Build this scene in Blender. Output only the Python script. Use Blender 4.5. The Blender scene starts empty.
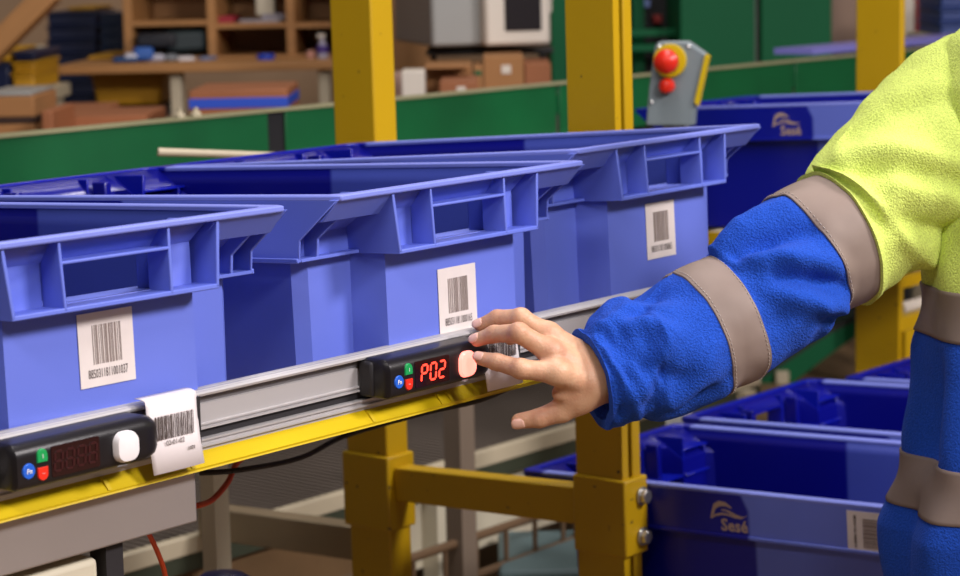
import bpy, bmesh, math, random
import numpy as np
from mathutils import Vector, Matrix, Quaternion, noise
random.seed(7)
S = bpy.context.scene
COL = S.collection

# ------------------------------------------------------------------ camera
FPX = 2200.0
def _n(v):
    v = np.array(v, float); return v / np.linalg.norm(v)
_R = _n([1855, -373, FPX]); _b = -FPX * FPX / (0.0225 * 1855 - 373)
_U = -_n([.0225 * _b, _b, FPX]); _Y = np.cross(_U, _R)
_Y = _Y if _Y[2] > 0 else -_Y
MC = np.stack([_R, _Y, _U])                       # camera axes (x right, y down, z forward) in the world
EYE = np.array([0, 0, 1.4])
cam_d = bpy.data.cameras.new('camera'); cam = bpy.data.objects.new('camera', cam_d); COL.objects.link(cam)
rot = Matrix([[MC[i, 0], -MC[i, 1], -MC[i, 2]] for i in range(3)])
cam.matrix_world = Matrix.Translation(EYE) @ rot.to_4x4()
cam_d.sensor_width = 36; cam_d.lens = 36 * FPX / 960
cam_d.clip_start = .05; cam_d.clip_end = 60
cam_d.dof.use_dof = True; cam_d.dof.focus_distance = 2.16; cam_d.dof.aperture_fstop = 8.5
S.camera = cam
def at(px, py, d):                                # point seen at a pixel, d metres deep
    return Vector(EYE + MC @ np.array([(px - 480) / FPX * d, (py - 288) / FPX * d, d]))
def hit(px, py, ax, v):
    r = MC @ np.array([(px - 480) / FPX, (py - 288) / FPX, 1.]); t = (v - EYE[ax]) / r[ax]
    return Vector(EYE + r * t)

# ------------------------------------------------------------------ world, lights, exposure
S.view_settings.view_transform = 'Standard'; S.view_settings.look = 'None'
S.view_settings.gamma = 1; S.view_settings.use_curve_mapping = False
S.view_settings.exposure = 0.0
w = bpy.data.worlds.new('world'); S.world = w; w.use_nodes = True
w.node_tree.nodes['Background'].inputs[0].default_value = (.62, .60, .66, 1)
w.node_tree.nodes['Background'].inputs[1].default_value = .13
def area(name, loc, target, sx, sy, power, color):
    l = bpy.data.lights.new(name, 'AREA'); l.shape = 'RECTANGLE'; l.size = sx; l.size_y = sy
    l.energy = power; l.color = color
    o = bpy.data.objects.new(name, l); COL.objects.link(o); o.location = loc
    o.rotation_euler = (Vector(target) - Vector(loc)).to_track_quat('-Z', 'Y').to_euler()
    return o
area('aisle_lamp', (3.4, -2.2, 3.7), (1.9, 1.4, 1.1), 1.0, .7, 200, (1, .93, .93))
area('added_aisle_fill', (1.0, -2.5, 3.6), (1.9, 1.4, 1.1), 1.0, .7, 140, (1, .93, .93))  # added lamp, split off the key so the head's shadow misses the totes
area('aisle_lamp_left', (-1.2, .2, 3.6), (1.6, 1.5, 1.0), 1.6, .3, 50, (1, .94, .90))
area('rack_lamp', (2.0, 1.5, 4.0), (1.9, 1.6, 1.0), 2.4, .3, 70, (1, .95, .96))
area('hall_lamp', (4.2, 3.0, 4.6), (4.0, 3.2, 0), 3.5, .3, 30, (1, .93, .82))
area('far_hall_lamp', (6.0, 5.5, 4.8), (5.6, 6.2, 0), 3.5, .3, 22, (1, .88, .72))

# ------------------------------------------------------------------ materials
MATS = {}
def srgb(r, g, b):
    f = lambda c: (c / 255 / 12.92) if c / 255 <= .04045 else ((c / 255 + .055) / 1.055) ** 2.4
    return (f(r), f(g), f(b))
def mat(name, col, rough=.5, metal=0, bump=0, bscale=200, var=0, vscale=6, spec=.5, emit=None, es=0, stretch=None, sheen=0, sss=0, wear=None):
    if name in MATS: return MATS[name]
    m = bpy.data.materials.new(name); m.use_nodes = True; nt = m.node_tree; N = nt.nodes; L = nt.links
    b = N['Principled BSDF']
    b.inputs['Base Color'].default_value = (*col, 1); b.inputs['Roughness'].default_value = rough
    b.inputs['Metallic'].default_value = metal; b.inputs['Specular IOR Level'].default_value = spec
    if sheen: b.inputs['Sheen Weight'].default_value = sheen; b.inputs['Sheen Roughness'].default_value = .5
    if sss:
        b.inputs['Subsurface Weight'].default_value = sss; b.inputs['Subsurface Scale'].default_value = .004
        b.inputs['Subsurface Radius'].default_value = (1, .35, .2)
    if emit: b.inputs['Emission Color'].default_value = (*emit, 1); b.inputs['Emission Strength'].default_value = es
    tc = N.new('ShaderNodeTexCoord'); src = tc.outputs['Object']
    if stretch:
        mp = N.new('ShaderNodeMapping'); mp.inputs['Scale'].default_value = stretch; L.new(src, mp.inputs[0]); src = mp.outputs[0]
    cin = None
    if var:
        n = N.new('ShaderNodeTexNoise'); n.inputs['Scale'].default_value = vscale; n.inputs['Detail'].default_value = 5; L.new(src, n.inputs['Vector'])
        r = N.new('ShaderNodeMapRange'); r.inputs[1].default_value = .25; r.inputs[2].default_value = .75
        r.inputs[3].default_value = 1 - var; r.inputs[4].default_value = 1 + var; L.new(n.outputs[0], r.inputs[0])
        mx = N.new('ShaderNodeVectorMath'); mx.operation = 'SCALE'; mx.inputs[0].default_value = col; L.new(r.outputs[0], mx.inputs['Scale'])
        L.new(mx.outputs[0], b.inputs['Base Color']); cin = mx.outputs[0]
    if wear:                                       # (colour, noise scale, threshold): chips in the paint
        n = N.new('ShaderNodeTexNoise'); n.inputs['Scale'].default_value = wear[1]; n.inputs['Detail'].default_value = 2; L.new(src, n.inputs['Vector'])
        g = N.new('ShaderNodeMath'); g.operation = 'GREATER_THAN'; g.inputs[1].default_value = wear[2]; L.new(n.outputs[0], g.inputs[0])
        x = N.new('ShaderNodeMix'); x.data_type = 'RGBA'; L.new(g.outputs[0], x.inputs[0])
        if cin: L.new(cin, x.inputs[6])
        else: x.inputs[6].default_value = (*col, 1)
        x.inputs[7].default_value = (*wear[0], 1); L.new(x.outputs[2], b.inputs['Base Color'])
    if bump:
        n = N.new('ShaderNodeTexNoise'); n.inputs['Scale'].default_value = bscale; n.inputs['Detail'].default_value = 3; L.new(src, n.inputs['Vector'])
        bp = N.new('ShaderNodeBump'); bp.inputs['Strength'].default_value = bump; bp.inputs['Distance'].default_value = .002
        L.new(n.outputs[0], bp.inputs['Height']); L.new(bp.outputs[0], b.inputs['Normal'])
    MATS[name] = m; return m

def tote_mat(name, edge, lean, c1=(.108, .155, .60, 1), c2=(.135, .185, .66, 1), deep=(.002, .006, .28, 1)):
    """blue plastic: a fine textured finish near the front end, polished behind; pale and deep blues paint in sheen and shade"""
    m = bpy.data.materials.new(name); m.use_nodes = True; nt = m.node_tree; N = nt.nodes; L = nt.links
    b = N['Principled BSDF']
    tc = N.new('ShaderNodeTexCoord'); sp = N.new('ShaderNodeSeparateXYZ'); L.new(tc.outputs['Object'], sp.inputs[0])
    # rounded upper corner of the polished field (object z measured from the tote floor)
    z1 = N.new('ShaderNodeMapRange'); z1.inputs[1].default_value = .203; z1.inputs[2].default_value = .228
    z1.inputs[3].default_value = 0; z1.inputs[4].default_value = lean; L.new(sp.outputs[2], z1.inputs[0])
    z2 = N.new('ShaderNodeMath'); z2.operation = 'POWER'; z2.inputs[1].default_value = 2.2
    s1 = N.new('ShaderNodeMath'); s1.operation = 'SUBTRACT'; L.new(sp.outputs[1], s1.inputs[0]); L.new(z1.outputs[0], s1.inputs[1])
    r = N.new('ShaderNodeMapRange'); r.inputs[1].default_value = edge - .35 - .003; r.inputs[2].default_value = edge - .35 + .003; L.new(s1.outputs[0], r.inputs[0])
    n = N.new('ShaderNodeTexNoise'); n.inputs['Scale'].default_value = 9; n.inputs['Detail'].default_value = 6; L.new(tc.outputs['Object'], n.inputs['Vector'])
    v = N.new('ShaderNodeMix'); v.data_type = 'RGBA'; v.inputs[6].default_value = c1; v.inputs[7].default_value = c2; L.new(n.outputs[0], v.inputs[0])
    mx = N.new('ShaderNodeMix'); mx.data_type = 'RGBA'; L.new(r.outputs[0], mx.inputs[0]); L.new(v.outputs[2], mx.inputs[6]); mx.inputs[7].default_value = deep  # paler front, deeper rear: sheen and dark reflections put into the base colour
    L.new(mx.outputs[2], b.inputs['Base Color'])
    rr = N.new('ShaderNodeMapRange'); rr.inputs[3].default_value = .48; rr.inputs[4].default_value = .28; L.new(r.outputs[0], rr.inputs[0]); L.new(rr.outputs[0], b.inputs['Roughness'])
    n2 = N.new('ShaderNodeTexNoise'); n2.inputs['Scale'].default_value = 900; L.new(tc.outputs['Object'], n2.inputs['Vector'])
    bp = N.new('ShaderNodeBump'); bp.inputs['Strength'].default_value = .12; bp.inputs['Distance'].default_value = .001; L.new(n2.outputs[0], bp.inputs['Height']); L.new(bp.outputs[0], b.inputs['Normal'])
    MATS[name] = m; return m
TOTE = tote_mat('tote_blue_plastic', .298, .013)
TOTE_IN = tote_mat('tote_inside_painted_shade', .37, 0, (.035, .055, .33, 1), (.045, .07, .37, 1), (.002, .003, .18, 1))  # same plastic, darker base: the shade inside the tub painted into the blue
TOTE_RIM = tote_mat('tote_rim_painted_light', .66, 0, (.16, .20, .62, 1), (.19, .23, .66, 1))  # same plastic, paler base: light along the rim edges painted in
YEL = mat('yellow_paint', srgb(186, 148, 3), .42, bump=.15, bscale=60, var=.06, vscale=3, wear=((.05, .035, .02), 75, .735))
YEL2 = mat('yellow_paint_beam', srgb(200, 172, 8), .4, bump=.1, bscale=60, var=.05, vscale=4)
ALU = mat('aluminium', (.52, .50, .50), .5, .45, bump=.05, bscale=500, stretch=(.1, 1, 8))
ALUD = mat('aluminium_groove_shade', (.22, .21, .22), .5, .6)
BLK = mat('black_plastic', (.010, .0085, .010), .34, spec=.35, bump=.08, bscale=900)
BLKM = mat('black_insert', (.012, .01, .012), .6)
PAPER = mat('label_paper', (.70, .63, .60), .55, var=.07, vscale=30)
INK = mat('label_ink', (.075, .055, .05), .7)
INKL = mat('label_ink_faded', (.24, .19, .17), .7)
STEEL = mat('brushed_steel', (.46, .42, .40), .42, .75, bump=.05, bscale=300, var=.12, vscale=2.5)
BOLT = mat('zinc_bolt', (.55, .54, .52), .3, .9)
GREEN = mat('green_paint', srgb(5, 88, 46), .45, var=.25, vscale=4, bump=.05)
GREEND = mat('dark_green_paint', srgb(3, 92, 54), .6, var=.08, vscale=3, spec=.25)
BEIGE = mat('beige_metal', srgb(188, 176, 150), .5, var=.08, vscale=5)
CREAM = mat('cream_metal', srgb(196, 188, 165), .55, var=.08)
WOOD = mat('light_wood', srgb(168, 120, 70), .55, var=.12, vscale=4, stretch=(1, 8, 8))
CARD = mat('cardboard', srgb(160, 112, 66), .75, var=.1, vscale=6)
CARDR = mat('red_brown_cardboard', srgb(150, 92, 56), .7, var=.1, vscale=6)
NAVY = mat('navy_plastic', srgb(14, 28, 66), .45)
GREYP = mat('grey_enamel', srgb(150, 150, 146), .45, var=.04)
WHITEP = mat('off_white_plastic', srgb(214, 204, 190), .5)
DARK = mat('dark_plastic', (.012, .012, .014), .5)
REDP = mat('red_plastic', srgb(214, 40, 22), .3)
TEAL = mat('teal_plastic', srgb(84, 104, 106), .6)
SKIN = None

# ------------------------------------------------------------------ mesh helpers
class MB:
    def __init__(s): s.bm = bmesh.new()
    def box(s, x0, x1, y0, y1, z0, z1, mi=0):
        v = [s.bm.verts.new((x, y, z)) for z in (z0, z1) for y in (y0, y1) for x in (x0, x1)]
        for f in ((0, 2, 3, 1), (4, 5, 7, 6), (0, 1, 5, 4), (2, 6, 7, 3), (0, 4, 6, 2), (1, 3, 7, 5)):
            s.bm.faces.new([v[i] for i in f]).material_index = mi
        return v
    def hexa(s, pts):
        v = [s.bm.verts.new(p) for p in pts]
        for f in ((0, 2, 3, 1), (4, 5, 7, 6), (0, 1, 5, 4), (2, 6, 7, 3), (0, 4, 6, 2), (1, 3, 7, 5)):
            s.bm.faces.new([v[i] for i in f])
    def prism(s, prof, axis, a, b):
        """profile of 2D points swept along an axis: axis 0 -> (y,z), 1 -> (x,z), 2 -> (x,y)"""
        def P(q, t): return (t, q[0], q[1]) if axis == 0 else (q[0], t, q[1]) if axis == 1 else (q[0], q[1], t)
        A = [s.bm.verts.new(P(q, a)) for q in prof]; B = [s.bm.verts.new(P(q, b)) for q in prof]
        n = len(prof)
        for i in range(n): s.bm.faces.new((A[i], A[(i + 1) % n], B[(i + 1) % n], B[i]))
        s.bm.faces.new(A[::-1]); s.bm.faces.new(B)
    def cyl(s, p, q, r, r2=None, n=16):
        p = Vector(p); q = Vector(q); r2 = r if r2 is None else r2
        z = (q - p).normalized(); x = z.orthogonal().normalized(); y = z.cross(x)
        A = []; B = []
        for i in range(n):
            a = 2 * math.pi * i / n; d = x * math.cos(a) + y * math.sin(a)
            A.append(s.bm.verts.new(p + d * r)); B.append(s.bm.verts.new(q + d * r2))
        for i in range(n): s.bm.faces.new((A[i], A[(i + 1) % n], B[(i + 1) % n], B[i]))
        s.bm.faces.new(A[::-1]); s.bm.faces.new(B)
    def tube(s, pts, r, n=8):
        for a, b in zip(pts[:-1], pts[1:]): s.cyl(a, b, r, n=n)
    def lathe(s, prof, c=(0, 0, 0), n=24, axis=2):
        rings = []
        for r, h in prof:
            ring = []
            for i in range(n):
                a = 2 * math.pi * i / n; u, v = r * math.cos(a), r * math.sin(a)
                p = (u, v, h) if axis == 2 else (u, h, v) if axis == 1 else (h, u, v)
                ring.append(s.bm.verts.new((c[0] + p[0], c[1] + p[1], c[2] + p[2])))
            rings.append(ring)
        for A, B in zip(rings[:-1], rings[1:]):
            for i in range(n): s.bm.faces.new((A[i], A[(i + 1) % n], B[(i + 1) % n], B[i]))
        s.bm.faces.new(rings[0][::-1]); s.bm.faces.new(rings[-1])
    def build(s, name, m, parent=None, bevel=0, smooth=False, seg=2, mods=None):
        bmesh.ops.recalc_face_normals(s.bm, faces=s.bm.faces[:])
        me = bpy.data.meshes.new(name); s.bm.to_mesh(me); s.bm.free()
        o = bpy.data.objects.new(name, me); COL.objects.link(o)
        for k in (m if isinstance(m, (list, tuple)) else [m]): me.materials.append(k)
        if parent: o.parent = parent
        if bevel:
            b = o.modifiers.new('bevel', 'BEVEL'); b.width = bevel; b.segments = seg; b.limit_method = 'ANGLE'; b.angle_limit = math.radians(40)
        if smooth or bevel:
            me.polygons.foreach_set('use_smooth', [True] * len(me.polygons))
            try: me.set_sharp_from_angle(angle=math.radians(35))
            except Exception: pass
        return o
def tag(o, label=None, cat=None, group=None, kind=None):
    if label: o['label'] = label
    if cat: o['category'] = cat
    if group: o['group'] = group
    if kind: o['kind'] = kind
    return o
def empty(name, loc, rot=(0, 0, 0), label=None, cat=None, group=None):
    o = bpy.data.objects.new(name, None); COL.objects.link(o); o.location = loc; o.rotation_euler = rot; o.empty_display_size = .05
    return tag(o, label, cat, group)
def kids(o): return [c for c in bpy.data.objects if c.parent == o]
def copy_tree(o, parent=None):
    ch = kids(o); c = o.copy(); COL.objects.link(c); c.parent = parent
    for k in ch: copy_tree(k, c)
    return c
_tc = {}
def text_mesh(txt, h, bold=0):
    key = (txt, h, bold)
    if key in _tc: return _tc[key]
    cu = bpy.data.curves.new('t', 'FONT'); cu.body = txt; cu.size = h; cu.align_x = 'CENTER'; cu.align_y = 'CENTER'; cu.offset = bold; cu.resolution_u = 2
    o = bpy.data.objects.new('t', cu); COL.objects.link(o)
    dg = bpy.context.evaluated_depsgraph_get(); me = bpy.data.meshes.new_from_object(o.evaluated_get(dg))
    bpy.data.objects.remove(o); bpy.data.curves.remove(cu); _tc[key] = me
    return me
def text(name, txt, h, m, parent, loc, rot=(math.pi / 2, 0, 0), sx=1, bold=0):
    me = text_mesh(txt, h, bold).copy(); me.materials.clear(); me.materials.append(m)
    o = bpy.data.objects.new(name, me); COL.objects.link(o); o.parent = parent; o.location = loc; o.rotation_euler = rot; o.scale = (sx, 1, 1)
    return o
def barcode(mb, x0, x1, y, z0, z1, seed, fill=.55):
    rnd = random.Random(seed); x = x0
    while x < x1:
        wd = rnd.choice((.0006, .0009, .0014, .0020)); g = rnd.choice((.0006, .0008, .0013))
        if x + wd > x1: break
        mb.box(x, x + wd, y - .00025, y, z0, z1); x += wd + g

# ------------------------------------------------------------------ setting
mb = MB(); mb.box(-6, 14, -6, 14, -.05, 0)
tag(mb.build('floor', mat('concrete_floor', srgb(132, 104, 74), .6, var=.3, vscale=2.2, bump=.1, bscale=20)), kind='structure')
# back wall: squarely across the view, far behind the benches
yaw = math.atan2(-.769, .639)
c = at(480, 100, 10.5)
mb = MB(); mb.box(-9, 9, 0, .2, 0, 5)
o = mb.build('wall_back', mat('beige_wall', srgb(172, 142, 112), .8, var=.05)); o.location = (c.x, c.y, 0); o.rotation_euler = (0, 0, yaw); tag(o, kind='structure')

# ------------------------------------------------------------------ totes
TILT = .052; W2 = .203; TL = .70; TH = .225; SK = .062
def make_tote():
    t = empty('storage_tote', (0, 0, 0))
    h = TL / 2
    def foot(z):
        # outer outline of the tub at height z; y from front (-h) to rear (+h)
        k = 1 - z / TH
        g = max(0., min(1., (z - (TH - .036)) / .036)); g2 = max(0., min(1., (z - (TH - .020)) / .020))
        sx = W2 - .014 - .004 * k; py = -h + .070 + .008 * k - .058 * g; qy = -h + .030 + .006 * k - .018 * g2
        pts = []
        def end(s):
            a = [(-sx, py + .0), (-.113, py), (-.105, min(qy, py)), (-.062, min(qy, py)), (.062, min(qy, py)), (.105, min(qy, py)), (.113, py), (sx, py)]
            a = [(-sx, py + .012), (-sx + .012, py)] + a[1:-1] + [(sx - .012, py), (sx, py + .012)]
            return [(x * s, y * s) for x, y in a]
        return end(1) + end(-1)
    zs = [0, .06, TH - SK, TH - SK + .004, TH - .036, TH - .020, TH]
    bm = bmesh.new(); rings = [[bm.verts.new((x, y, z)) for x, y in foot(z)] for z in zs]
    n = len(rings[0])
    hole = {4, 14}
    for j in range(len(zs) - 1):
        for i in range(n):
            if j in (3, 4) and i in hole: continue
            bm.faces.new((rings[j][i], rings[j][(i + 1) % n], rings[j + 1][(i + 1) % n], rings[j + 1][i]))
    bm.faces.new(rings[0][::-1])
    m_ = MB(); m_.bm.free(); m_.bm = bm
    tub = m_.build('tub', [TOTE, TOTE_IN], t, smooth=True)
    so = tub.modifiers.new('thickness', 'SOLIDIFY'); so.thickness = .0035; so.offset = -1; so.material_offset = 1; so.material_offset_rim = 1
    # rim flange: outer rectangle to tub outline
    bm = bmesh.new(); fo = foot(TH); m_ = MB(); m_.bm.free(); m_.bm = bm
    outer = []
    for x, y in fo:
        if y < -h + .1: outer.append((max(-W2, min(W2, x * (W2 / .174 if abs(x) > .15 else 1))), -h))
        else: outer.append((max(-W2, min(W2, x * (W2 / .174 if abs(x) > .15 else 1))), h))
    def ringv(pts, z): return [bm.verts.new((x, y, z)) for x, y in pts]
    inn = [(x * .985, y * .993) for x, y in fo]
    # corners: first/last points of each end sit on the side edge
    oo = []
    for k, (x, y) in enumerate(fo):
        s = -1 if k < 10 else 1
        kk = k % 10
        if kk in (0, 9): oo.append((math.copysign(W2, x), s * (h - .012)))
        elif kk in (1, 8): oo.append((math.copysign(W2 - .006, x), s * h))
        else: oo.append((x, s * h))
    T1, T0 = ringv(oo, TH + .0045), ringv(oo, TH - .0015); I1, I0 = ringv(inn, TH + .0045), ringv(inn, TH - .0015)
    for i in range(n):
        j = (i + 1) % n
        bm.faces.new((T1[i], T1[j], I1[j], I1[i])); bm.faces.new((T0[j], T0[i], I0[i], I0[j]))
        bm.faces.new((T0[i], T0[j], T1[j], T1[i])); bm.faces.new((I0[j], I0[i], I1[i], I1[j]))
    m_.build('rim', TOTE_RIM, t, bevel=.0016)
    # side skirts with their sloping front and rear ends and bottom ledge
    zb = TH - SK
    for s in (-1, 1):
        m_ = MB(); X0 = s * W2; X1 = s * (W2 - .003); a, b = min(X0, X1), max(X0, X1)
        prof = [(-h + .001, TH), (-h + .055, TH - .040), (-h + .058, zb), (h - .058, zb), (h - .055, TH - .040), (h - .001, TH)]
        m_.prism(prof, 0, a, b)
        xa, xb = sorted((X0, s * (W2 - .0155)))
        m_.box(xa, xb, -h + .0575, h - .0575, zb, zb + .003)
        xc_, xd_ = sorted((s * (W2 - .001), s * (W2 + .0022))); m_.box(xc_, xd_, -h + .0575, h - .0575, zb - .0005, zb + .0045)  # bead added along the ledge to catch light as a bright line
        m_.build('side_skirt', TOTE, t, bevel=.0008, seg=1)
        for e in (-1, 1):                      # corner pocket: hood, ledge, rib
            m_ = MB()
            xa, xb = sorted((s * (W2 - .003), s * .115))
            m_.prism([(e * (-h + .002), TH), (e * (-h + .025), TH - .022), (e * (-h + .074), TH - .022), (e * (-h + .074), TH - .019), (e * (-h + .0265), TH - .019), (e * (-h + .0055), TH)], 0, xa, xb)
            m_.prism([(e * (-h + .0565), zb), (e * (-h + .080), zb), (e * (-h + .080), zb + .0035), (e * (-h + .0565), zb + .0035)], 0, xa, xb)
            xr = s * .176
            m_.prism([(e * (-h + .026), TH - .021), (e * (-h + .0545), TH - .041), (e * (-h + .0575), zb), (e * (-h + .074), zb), (e * (-h + .074), TH - .021)], 0, xr - .0018, xr + .0018)
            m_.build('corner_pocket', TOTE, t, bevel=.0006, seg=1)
    for e in (-1, 1):
        m_ = MB()
        def yb(y): return e * (-h + y)
        for x0, x1, ww in ((-.118, -.112, .0038), (-.060, -.0585, .0032), (.060, .0585, .0032), (.118, .112, .0038)):
            ya, ybk = sorted((yb(.003), yb(.074 if abs(x0) > .1 else .034)))
            m_.hexa([(x1 - ww / 2, ya, zb), (x1 + ww / 2, ya, zb), (x1 - ww / 2, ybk, zb), (x1 + ww / 2, ybk, zb),
                     (x0 - ww / 2, ya, TH), (x0 + ww / 2, ya, TH), (x0 - ww / 2, ybk, TH), (x0 + ww / 2, ybk, TH)])
        ya, ybk = sorted((yb(.003), yb(.074))); m_.box(-.114, .114, ya, ybk, zb - .001, zb + .0035)
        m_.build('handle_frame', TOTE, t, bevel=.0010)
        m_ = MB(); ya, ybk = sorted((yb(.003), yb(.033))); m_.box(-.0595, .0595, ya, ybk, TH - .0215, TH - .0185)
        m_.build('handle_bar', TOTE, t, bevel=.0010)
        # boss on the inside around the hand hole
        m_ = MB()
        ya, ybk = sorted((yb(.036), yb(.060)))
        m_.box(-.075, -.064, ya, ybk, zb - .004, TH - .004); m_.box(.064, .075, ya, ybk, zb - .004, TH - .004); m_.box(-.075, .075, ya, ybk, zb - .006, zb - .002)
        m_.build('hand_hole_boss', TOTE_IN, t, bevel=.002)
    return t
def tote_logo(t, off):
    h = TL / 2
    g = empty('logo', (-W2 - .0004, 0, 0)); g.parent = t
    INKG = mat('logo_ink', (.42, .30, .24), .6)
    # a leaping swoosh over the word; local y runs to the rear, the word reads from the left of a viewer facing the side
    def uv(u, v): return (0, off - u, TH - .008 - v)   # u to the right (towards the front), v down
    def blade(top, bot):
        m_ = MB(); A = [m_.bm.verts.new(uv(*p)) for p in top]; B = [m_.bm.verts.new(uv(*p)) for p in bot]
        for i in range(len(top) - 1): m_.bm.faces.new((A[i], A[i + 1], B[i + 1], B[i]))
        return m_
    k = .00026
    sc = lambda L: [((x - 190) * k, (y - 175) * k) for x, y in L]
    a = blade(sc([(200, 285), (212, 240), (225, 205), (260, 186), (300, 190), (342, 218)]), sc([(208, 284), (225, 258), (235, 232), (262, 216), (300, 212), (338, 222)]))
    a.build('swoosh', INKG, g)
    a = blade(sc([(202, 286), (230, 262), (270, 250), (310, 252), (360, 262), (400, 266), (432, 252)]), sc([(208, 288), (235, 272), (275, 262), (310, 262), (355, 272), (400, 274), (432, 255)])); a.build('swoosh', INKG, g)
    a = blade(sc([(270, 232), (300, 230), (330, 238), (370, 254), (410, 262)]), sc([(272, 238), (300, 240), (330, 252), (365, 264), (405, 268)])); a.build('swoosh', INKG, g)
    o = text('logo_text', 'Sesé', .0235, INKG, g, uv((352 - 190) * k, (318 - 175) * k), (math.pi / 2, 0, -math.pi / 2), 1.05, .0006)
    return g
def end_label(t, x, z0, z1, w_, code, seed, bx=(.25, .78), bz=(.30, .83), faded=True):
    """paper label on the sloped front panel of a tote"""
    z0 -= .015; z1 -= .015
    h = TL / 2
    def yy(z): return -h + .030 + .006 * (1 - z / TH) - .0008
    ang = math.atan2(.006, TH)
    zc = (z0 + z1) / 2
    g = empty('barcode_label', (x, yy(zc), zc), (ang, 0, 0)); g.parent = t
    H_ = (z1 - z0)
    m_ = MB(); m_.box(-w_ / 2, w_ / 2, -.0003, .0002, -H_ / 2, H_ / 2); lab = m_.build('paper', PAPER, g)
    m_ = MB(); barcode(m_, -w_ / 2 + bx[0] * w_, -w_ / 2 + bx[1] * w_, -.0004, -H_ / 2 + bz[0] * H_, -H_ / 2 + bz[1] * H_, seed); m_.build('barcode', INKL if faded else INK, g)
    text('label_number', code, .0115, INK, g, (0, -.0007, -H_ / 2 + .17 * H_), sx=w_ * .92 / (len(code) * .0115 * .64), bold=0)
    return g
proto = make_tote()
def put_tote(t, xc, yfront, zrim, yaw=0, label='', group=None, TILT=TILT):
    # front rim edge centre at (xc, yfront, zrim)
    R_ = Matrix.Rotation(yaw, 3, 'Z') @ Matrix.Rotation(-TILT, 3, 'X')
    t.rotation_euler = R_.to_euler(); t.location = Vector((xc, yfront, zrim)) - R_ @ Vector((0, -TL / 2, TH + .0045))
    tag(t, label, 'tote', group)
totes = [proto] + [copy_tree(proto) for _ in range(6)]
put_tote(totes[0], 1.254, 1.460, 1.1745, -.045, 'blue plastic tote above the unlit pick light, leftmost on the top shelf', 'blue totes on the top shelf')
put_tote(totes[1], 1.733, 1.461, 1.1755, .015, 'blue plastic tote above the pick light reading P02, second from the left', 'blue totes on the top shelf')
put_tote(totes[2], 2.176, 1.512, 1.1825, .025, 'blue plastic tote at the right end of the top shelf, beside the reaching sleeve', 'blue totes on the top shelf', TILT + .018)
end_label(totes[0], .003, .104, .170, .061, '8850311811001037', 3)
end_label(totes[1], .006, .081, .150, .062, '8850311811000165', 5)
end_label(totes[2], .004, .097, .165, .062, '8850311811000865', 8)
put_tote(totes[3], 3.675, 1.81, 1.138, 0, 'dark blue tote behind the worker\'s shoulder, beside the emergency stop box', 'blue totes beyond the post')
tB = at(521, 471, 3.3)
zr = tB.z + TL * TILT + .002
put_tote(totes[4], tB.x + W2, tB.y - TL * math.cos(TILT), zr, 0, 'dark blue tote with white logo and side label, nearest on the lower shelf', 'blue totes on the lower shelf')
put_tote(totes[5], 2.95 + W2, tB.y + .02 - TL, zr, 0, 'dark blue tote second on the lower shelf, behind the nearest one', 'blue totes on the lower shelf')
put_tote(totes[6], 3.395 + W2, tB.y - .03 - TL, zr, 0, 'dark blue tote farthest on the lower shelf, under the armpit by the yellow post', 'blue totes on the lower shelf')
for i, f_ in ((3, .038), (4, .014), (5, .014)): tote_logo(totes[i], f_)
# side label on the nearest lower tote: code turned on its side
g = empty('barcode_label', (-W2 - .0006, -.35 + .105, TH - .032)); g.parent = totes[4]
m_ = MB(); m_.box(-.0003, .0003, -.036, .036, -.027, .027); m_.build('paper', PAPER, g)
m_ = MB(); rnd = random.Random(4); z = -.021
while z < .017:
    a = rnd.choice((.001, .0015, .0024)); m_.box(-.0008, -.0003, -.022, .012, z, min(.018, z + a)); z += a + rnd.choice((.001, .0014))
m_.build('barcode', INKL, g)
text('label_number', '8850311811000819', .0062, INK, g, (-.0009, .024, 0), (math.pi / 2, math.pi / 2, -math.pi / 2), .88, .0001)

# ------------------------------------------------------------------ roller shelves that carry the totes
def roller_shelf(name, x0, x1, yf, zf, label, length=.74, legs=None):
    """yf, zf: the front bottom line of the totes"""
    t = empty(name, (x0, yf, zf), (-TILT, 0, 0), label, 'shelf')
    L_ = x1 - x0
    m_ = MB(); m_.box(.0, L_, .17, .20, -.042, -.0268); m_.build('front_beam', YEL, t, bevel=.003)
    m_ = MB(); m_.box(0, L_, length - .03, length, -.055, -.022); m_.build('rear_beam', YEL, t, bevel=.003)
    m_ = MB(); r_ = None
    for k in range(12):
        y = .045 + k * (length - .1) / 11
        if r_ is None:
            m_.cyl((.01, y, -.0135), (L_ - .01, y, -.0135), .013, n=14); r_ = m_.build('roller', BEIGE, t, smooth=True); r0 = y
        else:
            o = r_.copy(); COL.objects.link(o); o.location = (0, y - r0, 0)
    for x in (0, L_ - .008):
        m_ = MB(); m_.box(x, x + .008, .015, length, -.0265, -.001); m_.build('side_rail', YEL, t)
    return t
zbt = 1.177 - .2295
roller_shelf('roller_shelf', 1.03, 2.40, 1.545, zbt - .0125, 'yellow framed roller shelf beneath the three front totes')
roller_shelf('roller_shelf', 3.44, 3.92, 1.81 + .06, 1.138 - .2295 - .008, 'yellow framed roller shelf beneath the far dark blue tote')
roller_shelf('roller_shelf', 2.52, 3.84, tB.y - TL + .055, zr - .2295 - .008, 'yellow framed roller shelf beneath the lower row of totes')

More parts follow.
